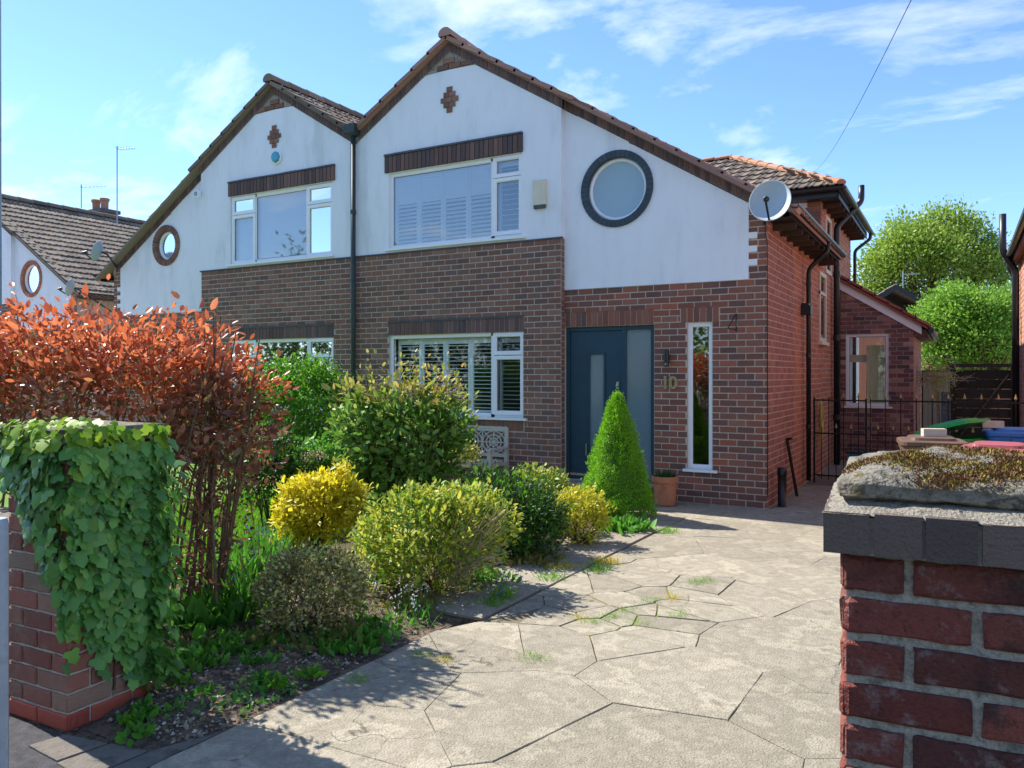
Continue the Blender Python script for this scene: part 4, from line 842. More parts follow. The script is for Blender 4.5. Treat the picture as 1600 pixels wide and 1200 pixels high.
def voronoi(region, seeds, gapf, mat, zj=.003):
    for i, s in enumerate(seeds):
        poly = list(region)
        for k, t in enumerate(seeds):
            if k == i: continue
            nx, ny = t[0] - s[0], t[1] - s[1]
            if nx * nx + ny * ny > 9: continue
            poly = clip_poly(poly, nx, ny, (t[0] ** 2 + t[1] ** 2 - s[0] ** 2 - s[1] ** 2) / 2)
            if len(poly) < 3: break
        if len(poly) >= 3:
            pin = inset(poly, gapf(s)) or inset(poly, .002)
            if len(pin) >= 3: slab(drive, pin, random.uniform(-.0025, .003), mat)
random.seed(21)
for i, q4 in enumerate(([(-1.60, -8.24), (-1.34, -8.26), (-1.30, -8.05), (-1.56, -8.09)], [(-1.33, -8.27), (-1.10, -8.29), (-1.08, -8.0), (-1.29, -8.04)], [(-1.09, -8.29), (-.95, -8.27), (-.945, -7.7), (-1.07, -7.98)])):
    e_ = slab(None, q4, -.002 - .003 * i, pmat('shaded_edging', ['#5e5952', '#6e6860', '#524e49'], .95, 9, .7), .08, 'edging_stone'); tag(e_, ['edging stone touching the red base of the ivy pillar', 'middle edging stone between footway and soil strip', 'long edging stone against the first drive slab'][i], 'stone')  # stone colour darkened to carry the shade lying over this corner
struct(MB().box(onZ(985, 945).x - .42, onZ(985, 945).x + .48, onZ(985, 945).y - .85, onZ(985, 945).y + .85, -.02, -.0072).build('mossy_joint_bed', pmat('joint_moss', ['#6a7030', '#7c7a40', '#5a5a34'], .97, 14, .6)))
pc = onZ(985, 945)                           # the broken patch with moss in its joints
def seeds_for(x0, x1, y0, y1, step):
    out = []; r_ = 0; y = y0
    while y < y1:
        x = x0 + (step / 2 if r_ % 2 else 0)
        while x < x1 + step / 2: out.append((x + random.uniform(-.27, .27) * step, y + random.uniform(-.27, .27) * step)); x += step
        y += step * .86; r_ += 1
    return out
s1 = [p for p in seeds_for(-.9, 3.0, -8.5, -1.1, .98) if not (abs(p[0] - pc.x - .05) < .40 and abs(p[1] - pc.y) < .95)]
s1 += [(pc.x + random.uniform(-.36, .40), pc.y + random.uniform(-.8, .8)) for _ in range(17)]
s1 += [(-.6 + random.uniform(-.25, .3), -6.6 + random.uniform(-.7, .7)) for _ in range(5)]
gapf = lambda s: .0075 if (abs(s[0] - pc.x) < .5 and abs(s[1] - pc.y) < .9) else .002
voronoi([(-.93, -8.2), (1.7, -8.56), (3.0, -8.56), (3.0, -1.1), (-.70, -1.1), (-.74, -5.65), (-.9, -6)][0:7], s1, gapf, M['concrete'])
voronoi([(-2.9, -1.1), (3.0, -1.1), (3.0, -.01), (-2.9, -.01)], seeds_for(-2.9, 3, -1.0, 0, .9), gapf, M['concrete'])
voronoi([(.03, -.01), (3.0, -.01), (3.0, 2.6), (.03, 2.6)], seeds_for(0, 3, 0.2, 2.6, .9), gapf, M['concrete'])
path = struct(MB().box(-1.52, -.76, -5.62, -1.12, -.06, -.015).build('garden_path', M['soil']))
ys = [-5.62, -4.75, -3.85, -3.0, -2.1, -1.14]
for i in range(5):
    xo = .03 * math.sin(i * 1.7); slab(path, [(-1.50 + xo + i * .04, ys[i] + .006), (-.775 + xo * .5 + i * .012, ys[i] + .006), (-.765 + xo * .5 + i * .012, ys[i + 1] - .006), (-1.48 + xo + i * .04, ys[i + 1] - .006)], .008 + random.uniform(-.005, .005), M['path'], .06)
sheet('bed_subsoil', [(-12, -8.05), (-1.0, -8.1), (-.93, -8.1), (-.92, -5.6), (-1.5, -5.6), (-1.5, -1.1), (-2.9, -1.1), (-2.9, -.12), (-12, -.12)], -.03, M['soil'])
# flower bed: one lumpy sheet of soil
def bumpy(name, x0, x1, y0, y1, st, zf, mat):
    nx, ny = int((x1 - x0) / st) + 1, int((y1 - y0) / st) + 1; vs = [(x0 + i * st, y0 + j * st, zf(x0 + i * st, y0 + j * st)) for j in range(ny) for i in range(nx)]
    mb = MB(); mb.add(vs, [(j * nx + i, j * nx + i + 1, (j + 1) * nx + i + 1, (j + 1) * nx + i) for j in range(ny - 1) for i in range(nx - 1)]); return struct(mb.build(name, mat, None, None, True))
hsh = lambda x, y: math.sin(x * 12.9 + y * 78.2) * math.sin(x * 41.3 - y * 23.7)
def soilz(x, y):
    e = min(1, max(0, (-.98 - x) / .25)) if y < -5.6 else min(1, max(0, (-1.55 - x) / .2))
    e *= min(1, max(0, (y + 7.99) / .25))
    return -.026 + .045 * e + .014 * hsh(x, y) * (0.3 + e) + .02 * math.sin(x * 2.1) * math.sin(y * 1.7) * e
bumpy('flower_bed', -4.6, -.93, -7.99, -5.62, .06, soilz, M['soil'])
bumpy('flower_bed', -4.6, -1.48, -5.60, -.9, .08, lambda x, y: soilz(x, y), M['soil'])
sheet('lawn', [(-12, -8.0), (-4.62, -8.0), (-3.35, -5.9), (-3.2, -4.4), (-4.7, -2.0), (-4.7, -.4), (-12, -.4)], .03, M['turf'], .05)
# grass blades on the lawn that shows
n = 16000; gx = RNG.uniform(-6.5, -3.3, n); gy = RNG.uniform(-6.2, -2.4, n); k = gx < -3.25 - .25 * (np.abs(gy + 5.0)); gx, gy = gx[k], gy[k]; n = len(gx)
gd = np.stack([RNG.normal(0, .25, n), RNG.normal(0, .25, n), np.ones(n)], 1); gn = RNG.normal(0, 1, (n, 3))
tag(link('grass', leaves_mesh('grass', np.stack([gx, gy, np.full(n, .03)], 1), gd, gn, RNG.uniform(.06, .14, n), T_BLADE, LM['grass'])), 'bright green uncut grass between the copper hedge and the golden shrub', 'grass', None, 'stuff')
# ------------------------------------------------------------------ gate pillars
def pillar_frame(c, rot): m = Matrix.Translation(c) @ Matrix.Rotation(rot, 4, 'Z'); return lambda p: m @ Vector(p)
def pillar_bricks(root, w, d, z0, z1, mat, course=.086, j=.014, base=None, seed=3):
    """two-brick square pillar: origin at the front left corner, x along the front, y back; every brick its own object"""
    random.seed(seed); n = int(round((z1 - z0) / course)); ch = (z1 - z0) / n
    faces = [(lambda s, z, h: Vector((s, -h, z)), w), (lambda s, z, h: Vector((w + h, s, z)), d), (lambda s, z, h: Vector((-h, d - s, z)), d)]
    for i in range(n):
        a, b = z0 + i * ch + j / 2, z0 + (i + 1) * ch - j / 2
        for fi, (t3, L_) in enumerate(faces):
            hf = L_ / 4; full = L_ / 2; cuts = [0, full, L_] if (i + (fi > 0)) % 2 == 0 else [0, hf, hf + full, L_]
            for q in range(len(cuts) - 1):
                s0, s1 = cuts[q] + (j / 2 if q else .0), cuts[q + 1] - (j / 2 if q < len(cuts) - 2 else .0)
                mb = MB(); p = .008; bev = .006; N_ = 3
                dv_ = lambda: random.uniform(-.0022, .0022)
                # irregular worn face: a small grid whose edge drops back
                gx_, gz_ = 7, 3; vs = []
                for zz in range(gz_ + 1):
                    for xx in range(gx_ + 1):
                        e = (xx in (0, gx_)) or (zz in (0, gz_)); c_ = (xx in (0, gx_)) and (zz in (0, gz_)); s_ = s0 + (s1 - s0) * (0 if xx == 0 else 1 if xx == gx_ else .04 + .92 * (xx - 1) / (gx_ - 2)); z_ = a + (b - a) * (0 if zz == 0 else 1 if zz == gz_ else (.1 if zz == 1 else .9))
                        vs.append(t3(s_ + (dv_() if e else 0), z_ + (dv_() if e else 0), (p - (bev if e else 0) - (.004 if c_ else 0)) + dv_() * (.9 if not e else .8)))
                k = gx_ + 1; fs = [(zz * k + xx, zz * k + xx + 1, (zz + 1) * k + xx + 1, (zz + 1) * k + xx) for zz in range(gz_) for xx in range(gx_)]
                rim = [xx for xx in range(k)] + [zz * k + gx_ for zz in range(1, gz_ + 1)] + [gz_ * k + xx for xx in range(gx_ - 1, -1, -1)] + [zz * k for zz in range(gz_ - 1, 0, -1)]
                o = len(vs); cen = t3((s0 + s1) / 2, (a + b) / 2, 0); nrm = (t3(0, 0, 1) - t3(0, 0, 0))
                for r_ in rim: vs.append(Vector(vs[r_]) - nrm * .016)
                m_ = len(rim); fs += [(rim[x], o + x, o + (x + 1) % m_, rim[(x + 1) % m_]) for x in range(m_)]
                mb.add(vs, fs); mb.build('brick', base if (base and i == 0) else mat, root)
pr_o = empty('gate_pillar', atd(1319, 1000, 1.611) - Vector((0, 0, atd(1319, 1000, 1.611).z)), 'worn red brick gate pillar with mossy stone cap beside the open drive', 'gate pillar')
pr_o.rotation_euler = (0, 0, R(4.5)); W = .47
core = MB().box(.004, W - .004, .004, W - .004, -.1, 1.345).build('core', pmat('pillar_mortar', ['#8f897e', '#aea89c', '#767168'], .97, 25, 1.0, 130), pr_o); enhance(core.data.materials[0], speck=(90, .6, '#5c5850'), bloom=(30, .5, '#c0bab0', .56))
pillar_bricks(pr_o, W, W, -.03, 1.345, M['brick_old'], .0860, .018)
# brick-on-edge course, mortar flaunching, stone cap
random.seed(5)
for i in range(6):
    x0 = -.042 + i * (W + .084) / 6; x1 = x0 + (W + .084) / 6
    MB().box(x0 + .003 + random.uniform(0, .003), x1 - .003, -.042 + random.uniform(-.004, .004), .2, 1.347, 1.427 + random.uniform(-.003, .003)).build('edge_brick', pmat('dark_blue_brick', ['#6a5f58', '#766860', '#5f5650', '#7c6c62'], .95, 30, 1.0, 140, .2, True), pr_o)
MB().box(-.036, W + .036, -.03, W + .04, 1.345, 1.42).build('course_core', M['mortar_dark'], pr_o)
def lumpy(mb_fn, name, mat, parent, amp, sc, lev=5, seed=0):
    o = mb_fn.build(name, mat, parent); bm = bmesh.new(); bm.from_mesh(o.data)
    bmesh.ops.subdivide_edges(bm, edges=bm.edges, cuts=lev, use_grid_fill=True)
    from mathutils import noise
    for v in bm.verts: v.co += noise.noise_vector(v.co * sc + Vector((seed, 0, 0))) * amp + noise.noise_vector(v.co * sc * 3.1 + Vector((seed, 3, 0))) * amp * .5
    bm.to_mesh(o.data); bm.free(); o.data.polygons.foreach_set('use_smooth', [True] * len(o.data.polygons)); return o
fl_ = MB(); q = -.04; fl_.add([(q, q, 1.425), (W - q, q, 1.425), (W - q, W - q, 1.425), (q, W - q, 1.425), (.03, .06, 1.452), (W - .03, .06, 1.452), (W - .03, W - .03, 1.452), (.03, W - .03, 1.452)], [(0, 1, 5, 4), (1, 2, 6, 5), (2, 3, 7, 6), (3, 0, 4, 7), (4, 5, 6, 7)])
lumpy(fl_, 'mortar_flaunching', pmat('rough_mortar', ['#7a756a', '#8d877b', '#69655c'], .97, 40, 1.0, 150), pr_o, .006, 22, 14, 2)
cp = MB(); a, b = -.012, W + .012
rings = [(1.446, .012), (1.452, .0), (1.478, .0), (1.490, .010), (1.503, .04), (1.528, .13), (1.538, .2)]
vs = []
for z, i in rings: vs += [(a + i, a + .03 + i, z), (b - i, a + .03 + i, z), (b - i, b - i, z), (a + i, b - i, z)]
cp.add(vs, [(0, 3, 2, 1)] + [(4 * r_ + k, 4 * r_ + (k + 1) % 4, 4 * r_ + 4 + (k + 1) % 4, 4 * r_ + 4 + k) for r_ in range(len(rings) - 1) for k in range(4)] + [tuple(4 * (len(rings) - 1) + k for k in range(4))])
capo = lumpy(cp, 'stone_cap', M['stone'], pr_o, .009, 13, 9, 4)
# moss cushions on the cap
n = 17000; ctr = [(.10, .14), (.17, .11), (.13, .20), (.26, .16), (.33, .12), (.40, .2), (.22, .26), (.36, .3), (.06, .22), (.29, .09), (.2, .03)]
ci = RNG.integers(0, len(ctr), n); mx_ = np.array([ctr[i][0] for i in ci]) + RNG.normal(0, .042, n); my_ = np.array([ctr[i][1] for i in ci]) + RNG.normal(0, .022, n)
ins = np.minimum.reduce([mx_ + .012, W + .012 - mx_, my_ - .018, W + .012 - my_]); kz = np.interp(ins, [0, .012, .04, .13, .2], [1.478, 1.490, 1.503, 1.528, 1.538]); kk_ = ins > 0
mp_ = np.stack([mx_, my_, kz - .003], 1)[kk_]; n = len(mp_)
stuff(link('moss', leaves_mesh('moss', mp_, np.stack([RNG.normal(0, .6, n), RNG.normal(0, .6, n), np.ones(n)], 1), RNG.normal(0, 1, (n, 3)), RNG.uniform(.006, .013, n), T_NEEDLE, M['moss']), capo))
# ivy pillar
iv = empty('gate_pillar', (-2.085, -8.066, 0), 'brick gate pillar smothered in ivy beside the copper hedge', 'gate pillar')
iv.rotation_euler = (0, 0, R(2.0)); W2 = .47
MB().box(.004, W2 - .004, .004, W2 - .004, -.1, 1.37).build('core', M['mortar'], iv)
pillar_bricks(iv, W2, W2, -.03, 1.37, M['brick_pillar'], .0935, .012, M['brick_base'], 9)
c2 = MB(); c2.box(-.05, W2 + .05, -.05, W2 + .05, 1.372, 1.44); lumpy(c2, 'cap_slab', M['stone'], iv, .006, 10, 6, 8)
bw = empty('boundary_wall', (-2.10, -7.95, 0), 'low brick front wall running from the ivy pillar along the footway', 'wall'); wb = MB().box(-6, 0, .01, .22, -.1, .85).build('core', M['mortar'], bw)
lay_bricks(bw, brick_list(-6, 0, -.03, .83, (), .0935), lambda s, z, h: Vector((s, .01 - h, z)), M['brick_pillar'], 0); MB().box(-6, 0, -.03, .26, .852, .91).build('coping', M['stone'], bw)
# ivy: a plant of its own
ivy = empty('ivy', (-1.60, -7.8, 0), 'glossy green ivy draped over the brick gate pillar', 'ivy')
P_, Dn, Nn, Sz = [], [], [], []
random.seed(12)
rot2 = Matrix.Rotation(R(2.0), 3, 'Z'); org = Vector((-2.085, -8.066, 0))
def put(lp, nrm, sc):
    p = org + rot2 @ Vector(lp); nv = rot2 @ Vector(nrm); P_.append(p); nn = (nv + Vector((random.gauss(0, .28), random.gauss(0, .28), random.gauss(.25, .25)))).normalized()
    dn = Vector((random.gauss(0, .45), random.gauss(0, .45), -1)); dn = dn - nn * dn.dot(nn); Dn.append(dn); Nn.append(nn); Sz.append(sc * random.choice((.5, .75, .95, 1.1, 1.35)) * random.uniform(.85, 1.15))
for _ in range(1500):                                            # face beside the drive
    y = random.uniform(-.03, .50); z = random.uniform(.05, 1.45 if random.random() < .5 else 1.36); zm = .50 - .85 * max(0, y) + .07 * math.sin(y * 31) + random.gauss(0, .07)
    if z < zm: continue
    th = .02 + .065 * random.random() * min(1, (z - zm) / .35) * (.6 + .6 * math.sin(y * 9 + z * 5) ** 2) + .03 * (z > 1.2); put((W2 + th, y, z), (1, 0, .1), .062)
for _ in range(900):                                             # street face, only its upper right part
    x = random.uniform(-.1, W2 + .04); z = random.uniform(.45, 1.45); zm = .60 + (W2 - x) * 1.35 + random.gauss(0, .05)
    if z < zm: continue
    put((x, -.02 - .08 * random.random() * min(1, (z - zm) / .3), z), (0, -1, .1), .062)
for _ in range(70): put((random.uniform(-.05, W2 + .1), random.uniform(-.08, W2 * .5), 1.44 + random.uniform(0, .04)), (random.gauss(0, .5), -.6, .8), .05)
for _ in range(260): put((W2 + .03 + random.uniform(0, .09), random.uniform(.40, .58), random.uniform(.06, 1.25)), (.6, .5, .3), .058)
P_, Dn, Nn, Sz = (np.array([tuple(q) for q in P_]), np.array([tuple(q) for q in Dn]), np.array([tuple(q) for q in Nn]), np.array(Sz))
one = [leaves_mesh('leaf', np.zeros((1, 3)), np.array([[1., 0, 0]]), np.array([[0., 0, 1]]), np.array([1.0]), T_IVY, LM[m_]) for m_ in ('ivy', 'ivy', 'ivy', 'ivy_new')]
score = np.einsum('ij,ij->i', P_ - np.array([-1.85, -7.83, .8]), np.array([[.6, -.8, 0]] * len(P_))); order = np.argsort(-score); big = order[:300]; rest = order[300:]
for i in big:
    d_ = Vector(Dn[i]).normalized(); s_ = Vector(Nn[i]).cross(d_).normalized(); n_ = d_.cross(s_); z_ = Sz[i] * 1.1; p_ = Vector(P_[i]) - Vector((-1.60, -7.8, 0))
    link('leaf', one[3 if P_[i][2] > 1.38 else random.randint(0, 3) if random.random() < .35 else 0], ivy, Matrix(((d_.x * z_, s_.x * z_, n_.x * z_, p_.x), (d_.y * z_, s_.y * z_, n_.y * z_, p_.y), (d_.z * z_, s_.z * z_, n_.z * z_, p_.z), (0, 0, 0, 1))))
top = rest[P_[rest][:, 2] > 1.36]; low = rest[P_[rest][:, 2] <= 1.36]; o_ = np.array([-1.60, -7.8, 0])
for ii, m_ in ((top, 'ivy_new'), (low, 'ivy')): stuff(link('foliage', leaves_mesh('foliage', P_[ii] - o_, Dn[ii], Nn[ii], Sz[ii], T_IVY, LM[m_]), ivy))
iv_s = MB()
for k in range(7): y = .03 + k * .07; iv_s.tube([org - Vector(o_) + rot2 @ Vector((W2 + .012, y, .1 + .3 * (k < 3))), org - Vector(o_) + rot2 @ Vector((W2 + .02, y + .03, .8)), org - Vector(o_) + rot2 @ Vector((W2 + .02, y - .02, 1.36))], .007, 5)
iv_s.build('stems', M['bark'], ivy)
# ------------------------------------------------------------------ shrubs of the bed
def L(u, v, d, ru, rv, rd=None):
    """an ellipsoid given by where it shows in the photo (centre, half sizes in pixels) and its distance"""
    p = atd(u, v, d); k = d / F; rd = rd or (ru * k); return (p.x, p.y, p.z, (ru * k + rd) / 2, (ru * k + rd) / 2, rv * k)
def base_of(u, d): p = atd(u, 600, d); return (p.x, p.y, 0)
# copper-leaved hedge behind the ivy pillar
lum = [L(-70, 575, 5.7, 110, 95, .5), L(60, 590, 5.6, 110, 105, .5), L(170, 590, 5.5, 100, 105, .5), L(265, 610, 5.5, 85, 105, .5), L(340, 650, 5.5, 75, 110, .45), L(378, 690, 5.5, 42, 80, .35)]
hd_ = shrub('copper_hedge', 'tall copper-leaved hedge with orange-red new growth behind the ivy pillar', 'hedge', lum, 470, 15, .085, .060, ['red_top', 'plum'], T_OVAL, base_of(230, 5.7), 'twig', 0, parts=260, topz=lambda p: 1.62 + .30 * np.sin(p[:, 0] * 5.1 + p[:, 1] * 3.7) * .5 - .10 * RNG.random(len(p)) - .22 * np.clip((np.hypot(p[:, 0] - CX, p[:, 1] - CY) - 5.6), -1, 1) * 0, up=.5, shell=.55, zmin=.45)
low_l = [L(330, 800, 5.5, 62, 120, .3), L(300, 900, 5.4, 45, 70, .25)]
pts, cc, cs2 = clump_points(low_l, 75, 12, .07, .3, zmin=.1); d_, n_ = leaf_frames(pts, cc, .2); ob = np.array(base_of(230, 5.7))
stuff(link('foliage', leaves_mesh('foliage', pts - ob, d_, n_, RNG.uniform(.03, .06, len(pts)), T_OVAL, LM['plum']), hd_))
pts, cc, _c = clump_points([(l[0], l[1], l[2], l[3], l[4], l[5] * .85) for l in lum], 170, 12, .09, .25, zmin=.5); d_, n_ = leaf_frames(pts, cc, .3)
stuff(link('foliage', leaves_mesh('foliage', pts - ob, d_, n_, RNG.uniform(.035, .07, len(pts)), T_OVAL, LM['red']), hd_))
pts, cc, _c = clump_points([(l[0], l[1], l[2] - l[5] * .25, l[3], l[4], l[5] * .75) for l in lum], 110, 12, .08, .4, zmin=.4); d_, n_ = leaf_frames(pts, cc, .3)
stuff(link('foliage', leaves_mesh('foliage', pts - ob, d_, n_, RNG.uniform(.03, .055, len(pts)), T_OVAL, LM['olive']), hd_))
sm_ = MB(); random.seed(4)
for k in range(46):
    t = k / 45; u0 = -60 + 400 * t if k % 3 else random.uniform(250, 350); bp = atd(u0 + random.uniform(-10, 10), 600, 5.6 + random.uniform(-.35, .35)); bp.z = 0; lean = random.uniform(-.1, .35)
    tp = atd(u0 + random.uniform(0, 90), 480 + random.uniform(0, 150), 5.5 + random.uniform(-.4, .4)); b_ = Vector(ob)
    mid = bp.lerp(tp, .5) + Vector((random.uniform(-.08, .08), random.uniform(-.08, .08), 0)); sm_.tube([bp - b_, mid - b_, tp - b_], [.013, .009, .004], 5, False)
    for j in range(3):
        q0 = bp.lerp(tp, random.uniform(.3, .8)); q1 = q0 + Vector((random.uniform(-.3, .3), random.uniform(-.3, .3), random.uniform(.15, .5))); sm_.tube([q0 - b_, q1 - b_], [.006, .002], 4, False)
sm_.build('stems', M['twig'], hd_)
shrub('privet_shrub', 'clipped bright green privet below the attached house window', 'shrub', [L(463, 640, 10.3, 62, 72, .55), L(440, 625, 10.5, 45, 55), L(500, 640, 10.1, 36, 62)], 420, 26, .075, .052, 'privet', T_DIA, base_of(463, 10.3), shell=.8, zmin=.1)
shrub('leafy_shrub', 'tall loose leafy shrub with bronze tips in front of the lower shuttered window', 'shrub', [L(625, 690, 8.6, 88, 85, .55), L(580, 665, 8.6, 48, 60), L(675, 660, 8.5, 52, 55), L(620, 745, 8.6, 70, 55)], 300, 24, .085, .082, ['shrub', 'tip'], T_OVAL, base_of(622, 8.6), 'bark', 34, .014, topz=None, shell=.65, zmin=.30, parts=200) if False else None
r_ = shrub('leafy_shrub', 'tall loose leafy shrub with bronze tips in front of the lower shuttered window', 'shrub', [L(625, 700, 8.6, 85, 85, .52), L(575, 675, 8.6, 45, 70), L(680, 675, 8.5, 48, 65), L(620, 750, 8.6, 68, 50)], 330, 22, .085, .080, ['tip', 'shrub'], T_OVAL, base_of(622, 8.6), 'bark', 40, .014, topz=lambda p: 1.28 + .25 * RNG.random(len(p)), shell=.65, zmin=.32)
tw_ = MB(); random.seed(8)
for u_, v_ in ((545, 608), (572, 592), (628, 582), (650, 590), (690, 588), (712, 605), (600, 600), (668, 598), (525, 640), (728, 632)):
    p = atd(u_, v_, 8.55) - Vector(base_of(622, 8.6)); tw_.tube([Vector((random.uniform(-.1, .1), random.uniform(-.1, .1), 0)), p * .6 + Vector((0, 0, .1)), p], [.01, .007, .003], 5, False)
    q = np.array([tuple(p)]) + RNG.normal(0, 1, (26, 3)) * np.array([.05, .05, .11]); dd, nn = leaf_frames(q, np.array([tuple(p)]) - np.array([0, 0, .2]), .5); stuff(link('foliage', leaves_mesh('foliage', q, dd, nn, RNG.uniform(.05, .085, len(q)), T_OVAL, LM['tip']), r_))
tw_.build('shoots', M['bark'], r_)
shrub('golden_shrub', 'golden-yellow rounded shrub next to the bright uncut grass', 'shrub', [L(497, 800, 7.4, 56, 56, .36), L(470, 815, 7.4, 36, 42), L(530, 785, 7.4, 30, 46)], 330, 22, .045, .05, 'gold', T_DIA, base_of(497, 7.4), zmin=.06)
shrub('variegated_shrub', 'low dark shrub with cream-edged small leaves at the soil edge', 'shrub', [L(488, 920, 5.25, 78, 64, .34), L(450, 930, 5.25, 42, 50), L(530, 925, 5.3, 40, 55)], 430, 22, .035, .028, ['varieg'], T_DIA, base_of(488, 5.25), 'twig', 30, .005, zmin=.02)
yg = shrub('yellow_green_shrub', 'broad yellow-green shrub with bare twigs on one side beside the path', 'shrub', [L(655, 855, 6.25, 82, 78, .48), L(720, 840, 6.3, 60, 72, .4), L(610, 880, 6.2, 48, 55), L(690, 800, 6.4, 70, 36)], 520, 22, .05, .042, ['goldgreen', 'goldgreen', 'shrub'], T_OVAL, base_of(675, 6.25), 'twig', 30, .006, zmin=.02)
bt_ = MB(); random.seed(31); b_ = Vector(base_of(675, 6.25))
for k in range(90):
    e = atd(random.uniform(715, 800), random.uniform(785, 880), 5.95 + random.uniform(-.1, .3)) - b_; s0 = atd(random.uniform(690, 730), 900, 6.15) - b_; s0.z = random.uniform(.02, .25); m_ = (s0 + e) / 2 + Vector((random.uniform(-.05, .05), random.uniform(-.05, .05), .04)); bt_.tube([s0, m_, e], [.004, .003, .0015], 4, False)
bt_.build('bare_twigs', M['twig_pale'], yg)
shrub('yew_shrub', 'dark green conifer shrub between the yellow-green shrub and the small golden one', 'shrub', [L(790, 812, 7.5, 74, 60, .45), L(758, 785, 7.6, 42, 44), L(835, 822, 7.4, 42, 50), L(770, 840, 7.4, 60, 36)], 560, 26, .055, .045, ['dark', 'dark', 'dark', 'privet'], T_NEEDLE, base_of(795, 7.5), zmin=.02, jit=.7)
shrub('golden_bush', 'small golden bush at the end of the path by the lime conifer', 'shrub', [L(907, 808, 8.0, 37, 42, .24), L(888, 800, 8.05, 24, 34), L(928, 815, 7.95, 20, 30)], 230, 22, .035, .032, ['gold', 'goldgreen'], T_DIA, base_of(907, 8.0), zmin=.02)
shrub('euonymus', 'loose yellow-flecked shrub behind the dark conifer shrub', 'shrub', [L(848, 768, 8.7, 42, 32, .28), L(815, 762, 8.8, 22, 22)], 170, 20, .045, .04, ['goldgreen', 'shrub'], T_OVAL, base_of(845, 8.7), zmin=.02)
# cone conifer
cn_ = base_of(964, 9.5); nC = 3000; tz_ = RNG.random(nC) ** 1.35; az_ = RNG.uniform(0, 2 * math.pi, nC); rr_ = (.46 * (1 - tz_) ** .8 + .015) * (.90 + .08 * np.sin(az_ * 5 + tz_ * 9) + .07 * np.sin(az_ * 3 - tz_ * 17) + RNG.normal(0, .05, nC)) * np.where(tz_ < .08, .86, 1)
cs_ = np.stack([rr_ * np.cos(az_), rr_ * np.sin(az_), .05 + tz_ * 1.41], 1); per = 14; pts = np.repeat(cs_, per, 0) + RNG.normal(0, .017, (nC * per, 3)); inr = np.stack([np.zeros(len(pts)), np.zeros(len(pts)), pts[:, 2] - .12], 1); d_, n_ = leaf_frames(pts, inr, .45, .5)
cone = empty('cone_conifer', cn_, 'lime green cone-shaped dwarf conifer in front of the blue-grey door', 'conifer'); stuff(link('foliage', leaves_mesh('foliage', pts, d_, n_, RNG.uniform(.018, .032, len(pts)), T_NEEDLE, LM['cone']), cone))
inn = MB(); inn.lathe([(.0, 1.36), (.12, 1.05), (.24, .7), (.34, .35), (.38, .12), (.0, .08)], 14); inn.build('inner_growth', pmat('shaded_conifer', ['#3c5c1a', '#4a6e20'], .95, 20, .8, 60), cone); MB().tube([(0, 0, -.02), (0, 0, .15)], .035, 8).build('trunk', M['bark'], cone)  # solid core; the shade inside the foliage is put into its dark green
shrub('dark_shrub', 'dark rounded shrub between the copper hedge and the dried flower heads', 'shrub', [L(420, 735, 8.6, 50, 48, .42), L(395, 720, 8.7, 32, 36)], 260, 22, .06, .045, ['dark', 'dark', 'privet'], T_DIA, base_of(420, 8.6), zmin=.05)
hy = shrub('hydrangea', 'grey-green hydrangea with dried pale flower heads', 'shrub', [L(500, 725, 9.2, 42, 36, .36), L(475, 745, 9.0, 26, 30)], 160, 18, .06, .055, 'herb', T_OVAL, base_of(497, 9.1), zmin=.05)
for u_, v_ in ((484, 715), (476, 738), (497, 712), (462, 752)):
    p = atd(u_, v_, 8.75) - Vector(base_of(497, 9.1)); q = np.array([tuple(p)]) + RNG.normal(0, .04, (130, 3)); dd, nn = leaf_frames(q, np.array([tuple(p)]), .2); stuff_link('flower_head', leaves_mesh('flower_head', q, dd, nn, RNG.uniform(.018, .03, len(q)), T_DIA, LM['pale']), hy)
shrub('box_shrub', 'small pale variegated shrub beside the garden bench', 'shrub', [L(722, 712, 10.4, 24, 22, .22)], 90, 18, .04, .035, ['varieg', 'goldgreen'], T_DIA, base_of(722, 10.4), zmin=.02)
def herb(name, label, cat, u, v, d, n, ln, spread, mat='herb', fl=None, nf=0, fh=.3, group=None, tm=T_BLADE, upz=1.0):
    b = onZ(u, v) if d is None else Vector(base_of(u, d)); r_ = empty(name, (b.x, b.y, 0), label, cat, group)
    pp = np.stack([RNG.normal(0, spread, n), RNG.normal(0, spread, n), np.full(n, .005)], 1); dd = np.stack([RNG.normal(0, .5, n) + pp[:, 0] * 2, RNG.normal(0, .5, n) + pp[:, 1] * 2, np.full(n, upz)], 1)
    stuff(link('leaves', leaves_mesh('leaves', pp, dd, RNG.normal(0, 1, (n, 3)), RNG.uniform(.6, 1.15, n) * ln, tm, LM[mat]), r_))
    if fl:
        st_ = MB()
        for _ in range(nf):
            q = Vector((random.gauss(0, spread), random.gauss(0, spread), fh * random.uniform(.75, 1.1))); st_.tube([(q.x * .5, q.y * .5, 0), q], .0025, 4, False)
            k = 16; c_ = np.array([tuple(q)]) + RNG.normal(0, 1, (k, 3)) * np.array([.015, .015, .035]); a_, b2_ = leaf_frames(c_, np.array([tuple(q)]), -.6); stuff_link('flower_head', leaves_mesh('flower_head', c_, a_, b2_, RNG.uniform(.014, .024, k), T_DIA, LM[fl]), r_)
        st_.build('flower_stems', M['turf'], r_)
    return r_
random.seed(17)
herb('bluebells', 'bluebell clump with strappy leaves at the foot of the copper hedge', 'flowers', 375, 960, None, 150, .34, .10, 'herb', 'blue', 3, .38)
herb('bluebells', 'leafy bluebell clump between the hedge and the variegated shrub', 'flowers', 405, 905, None, 260, .40, .15, 'herb', 'blue', 3, .42)
herb('bluebells', 'bluebell clump in front of the uncut grass', 'flowers', 430, 865, None, 200, .30, .14, 'herb', 'blue', 4, .34)
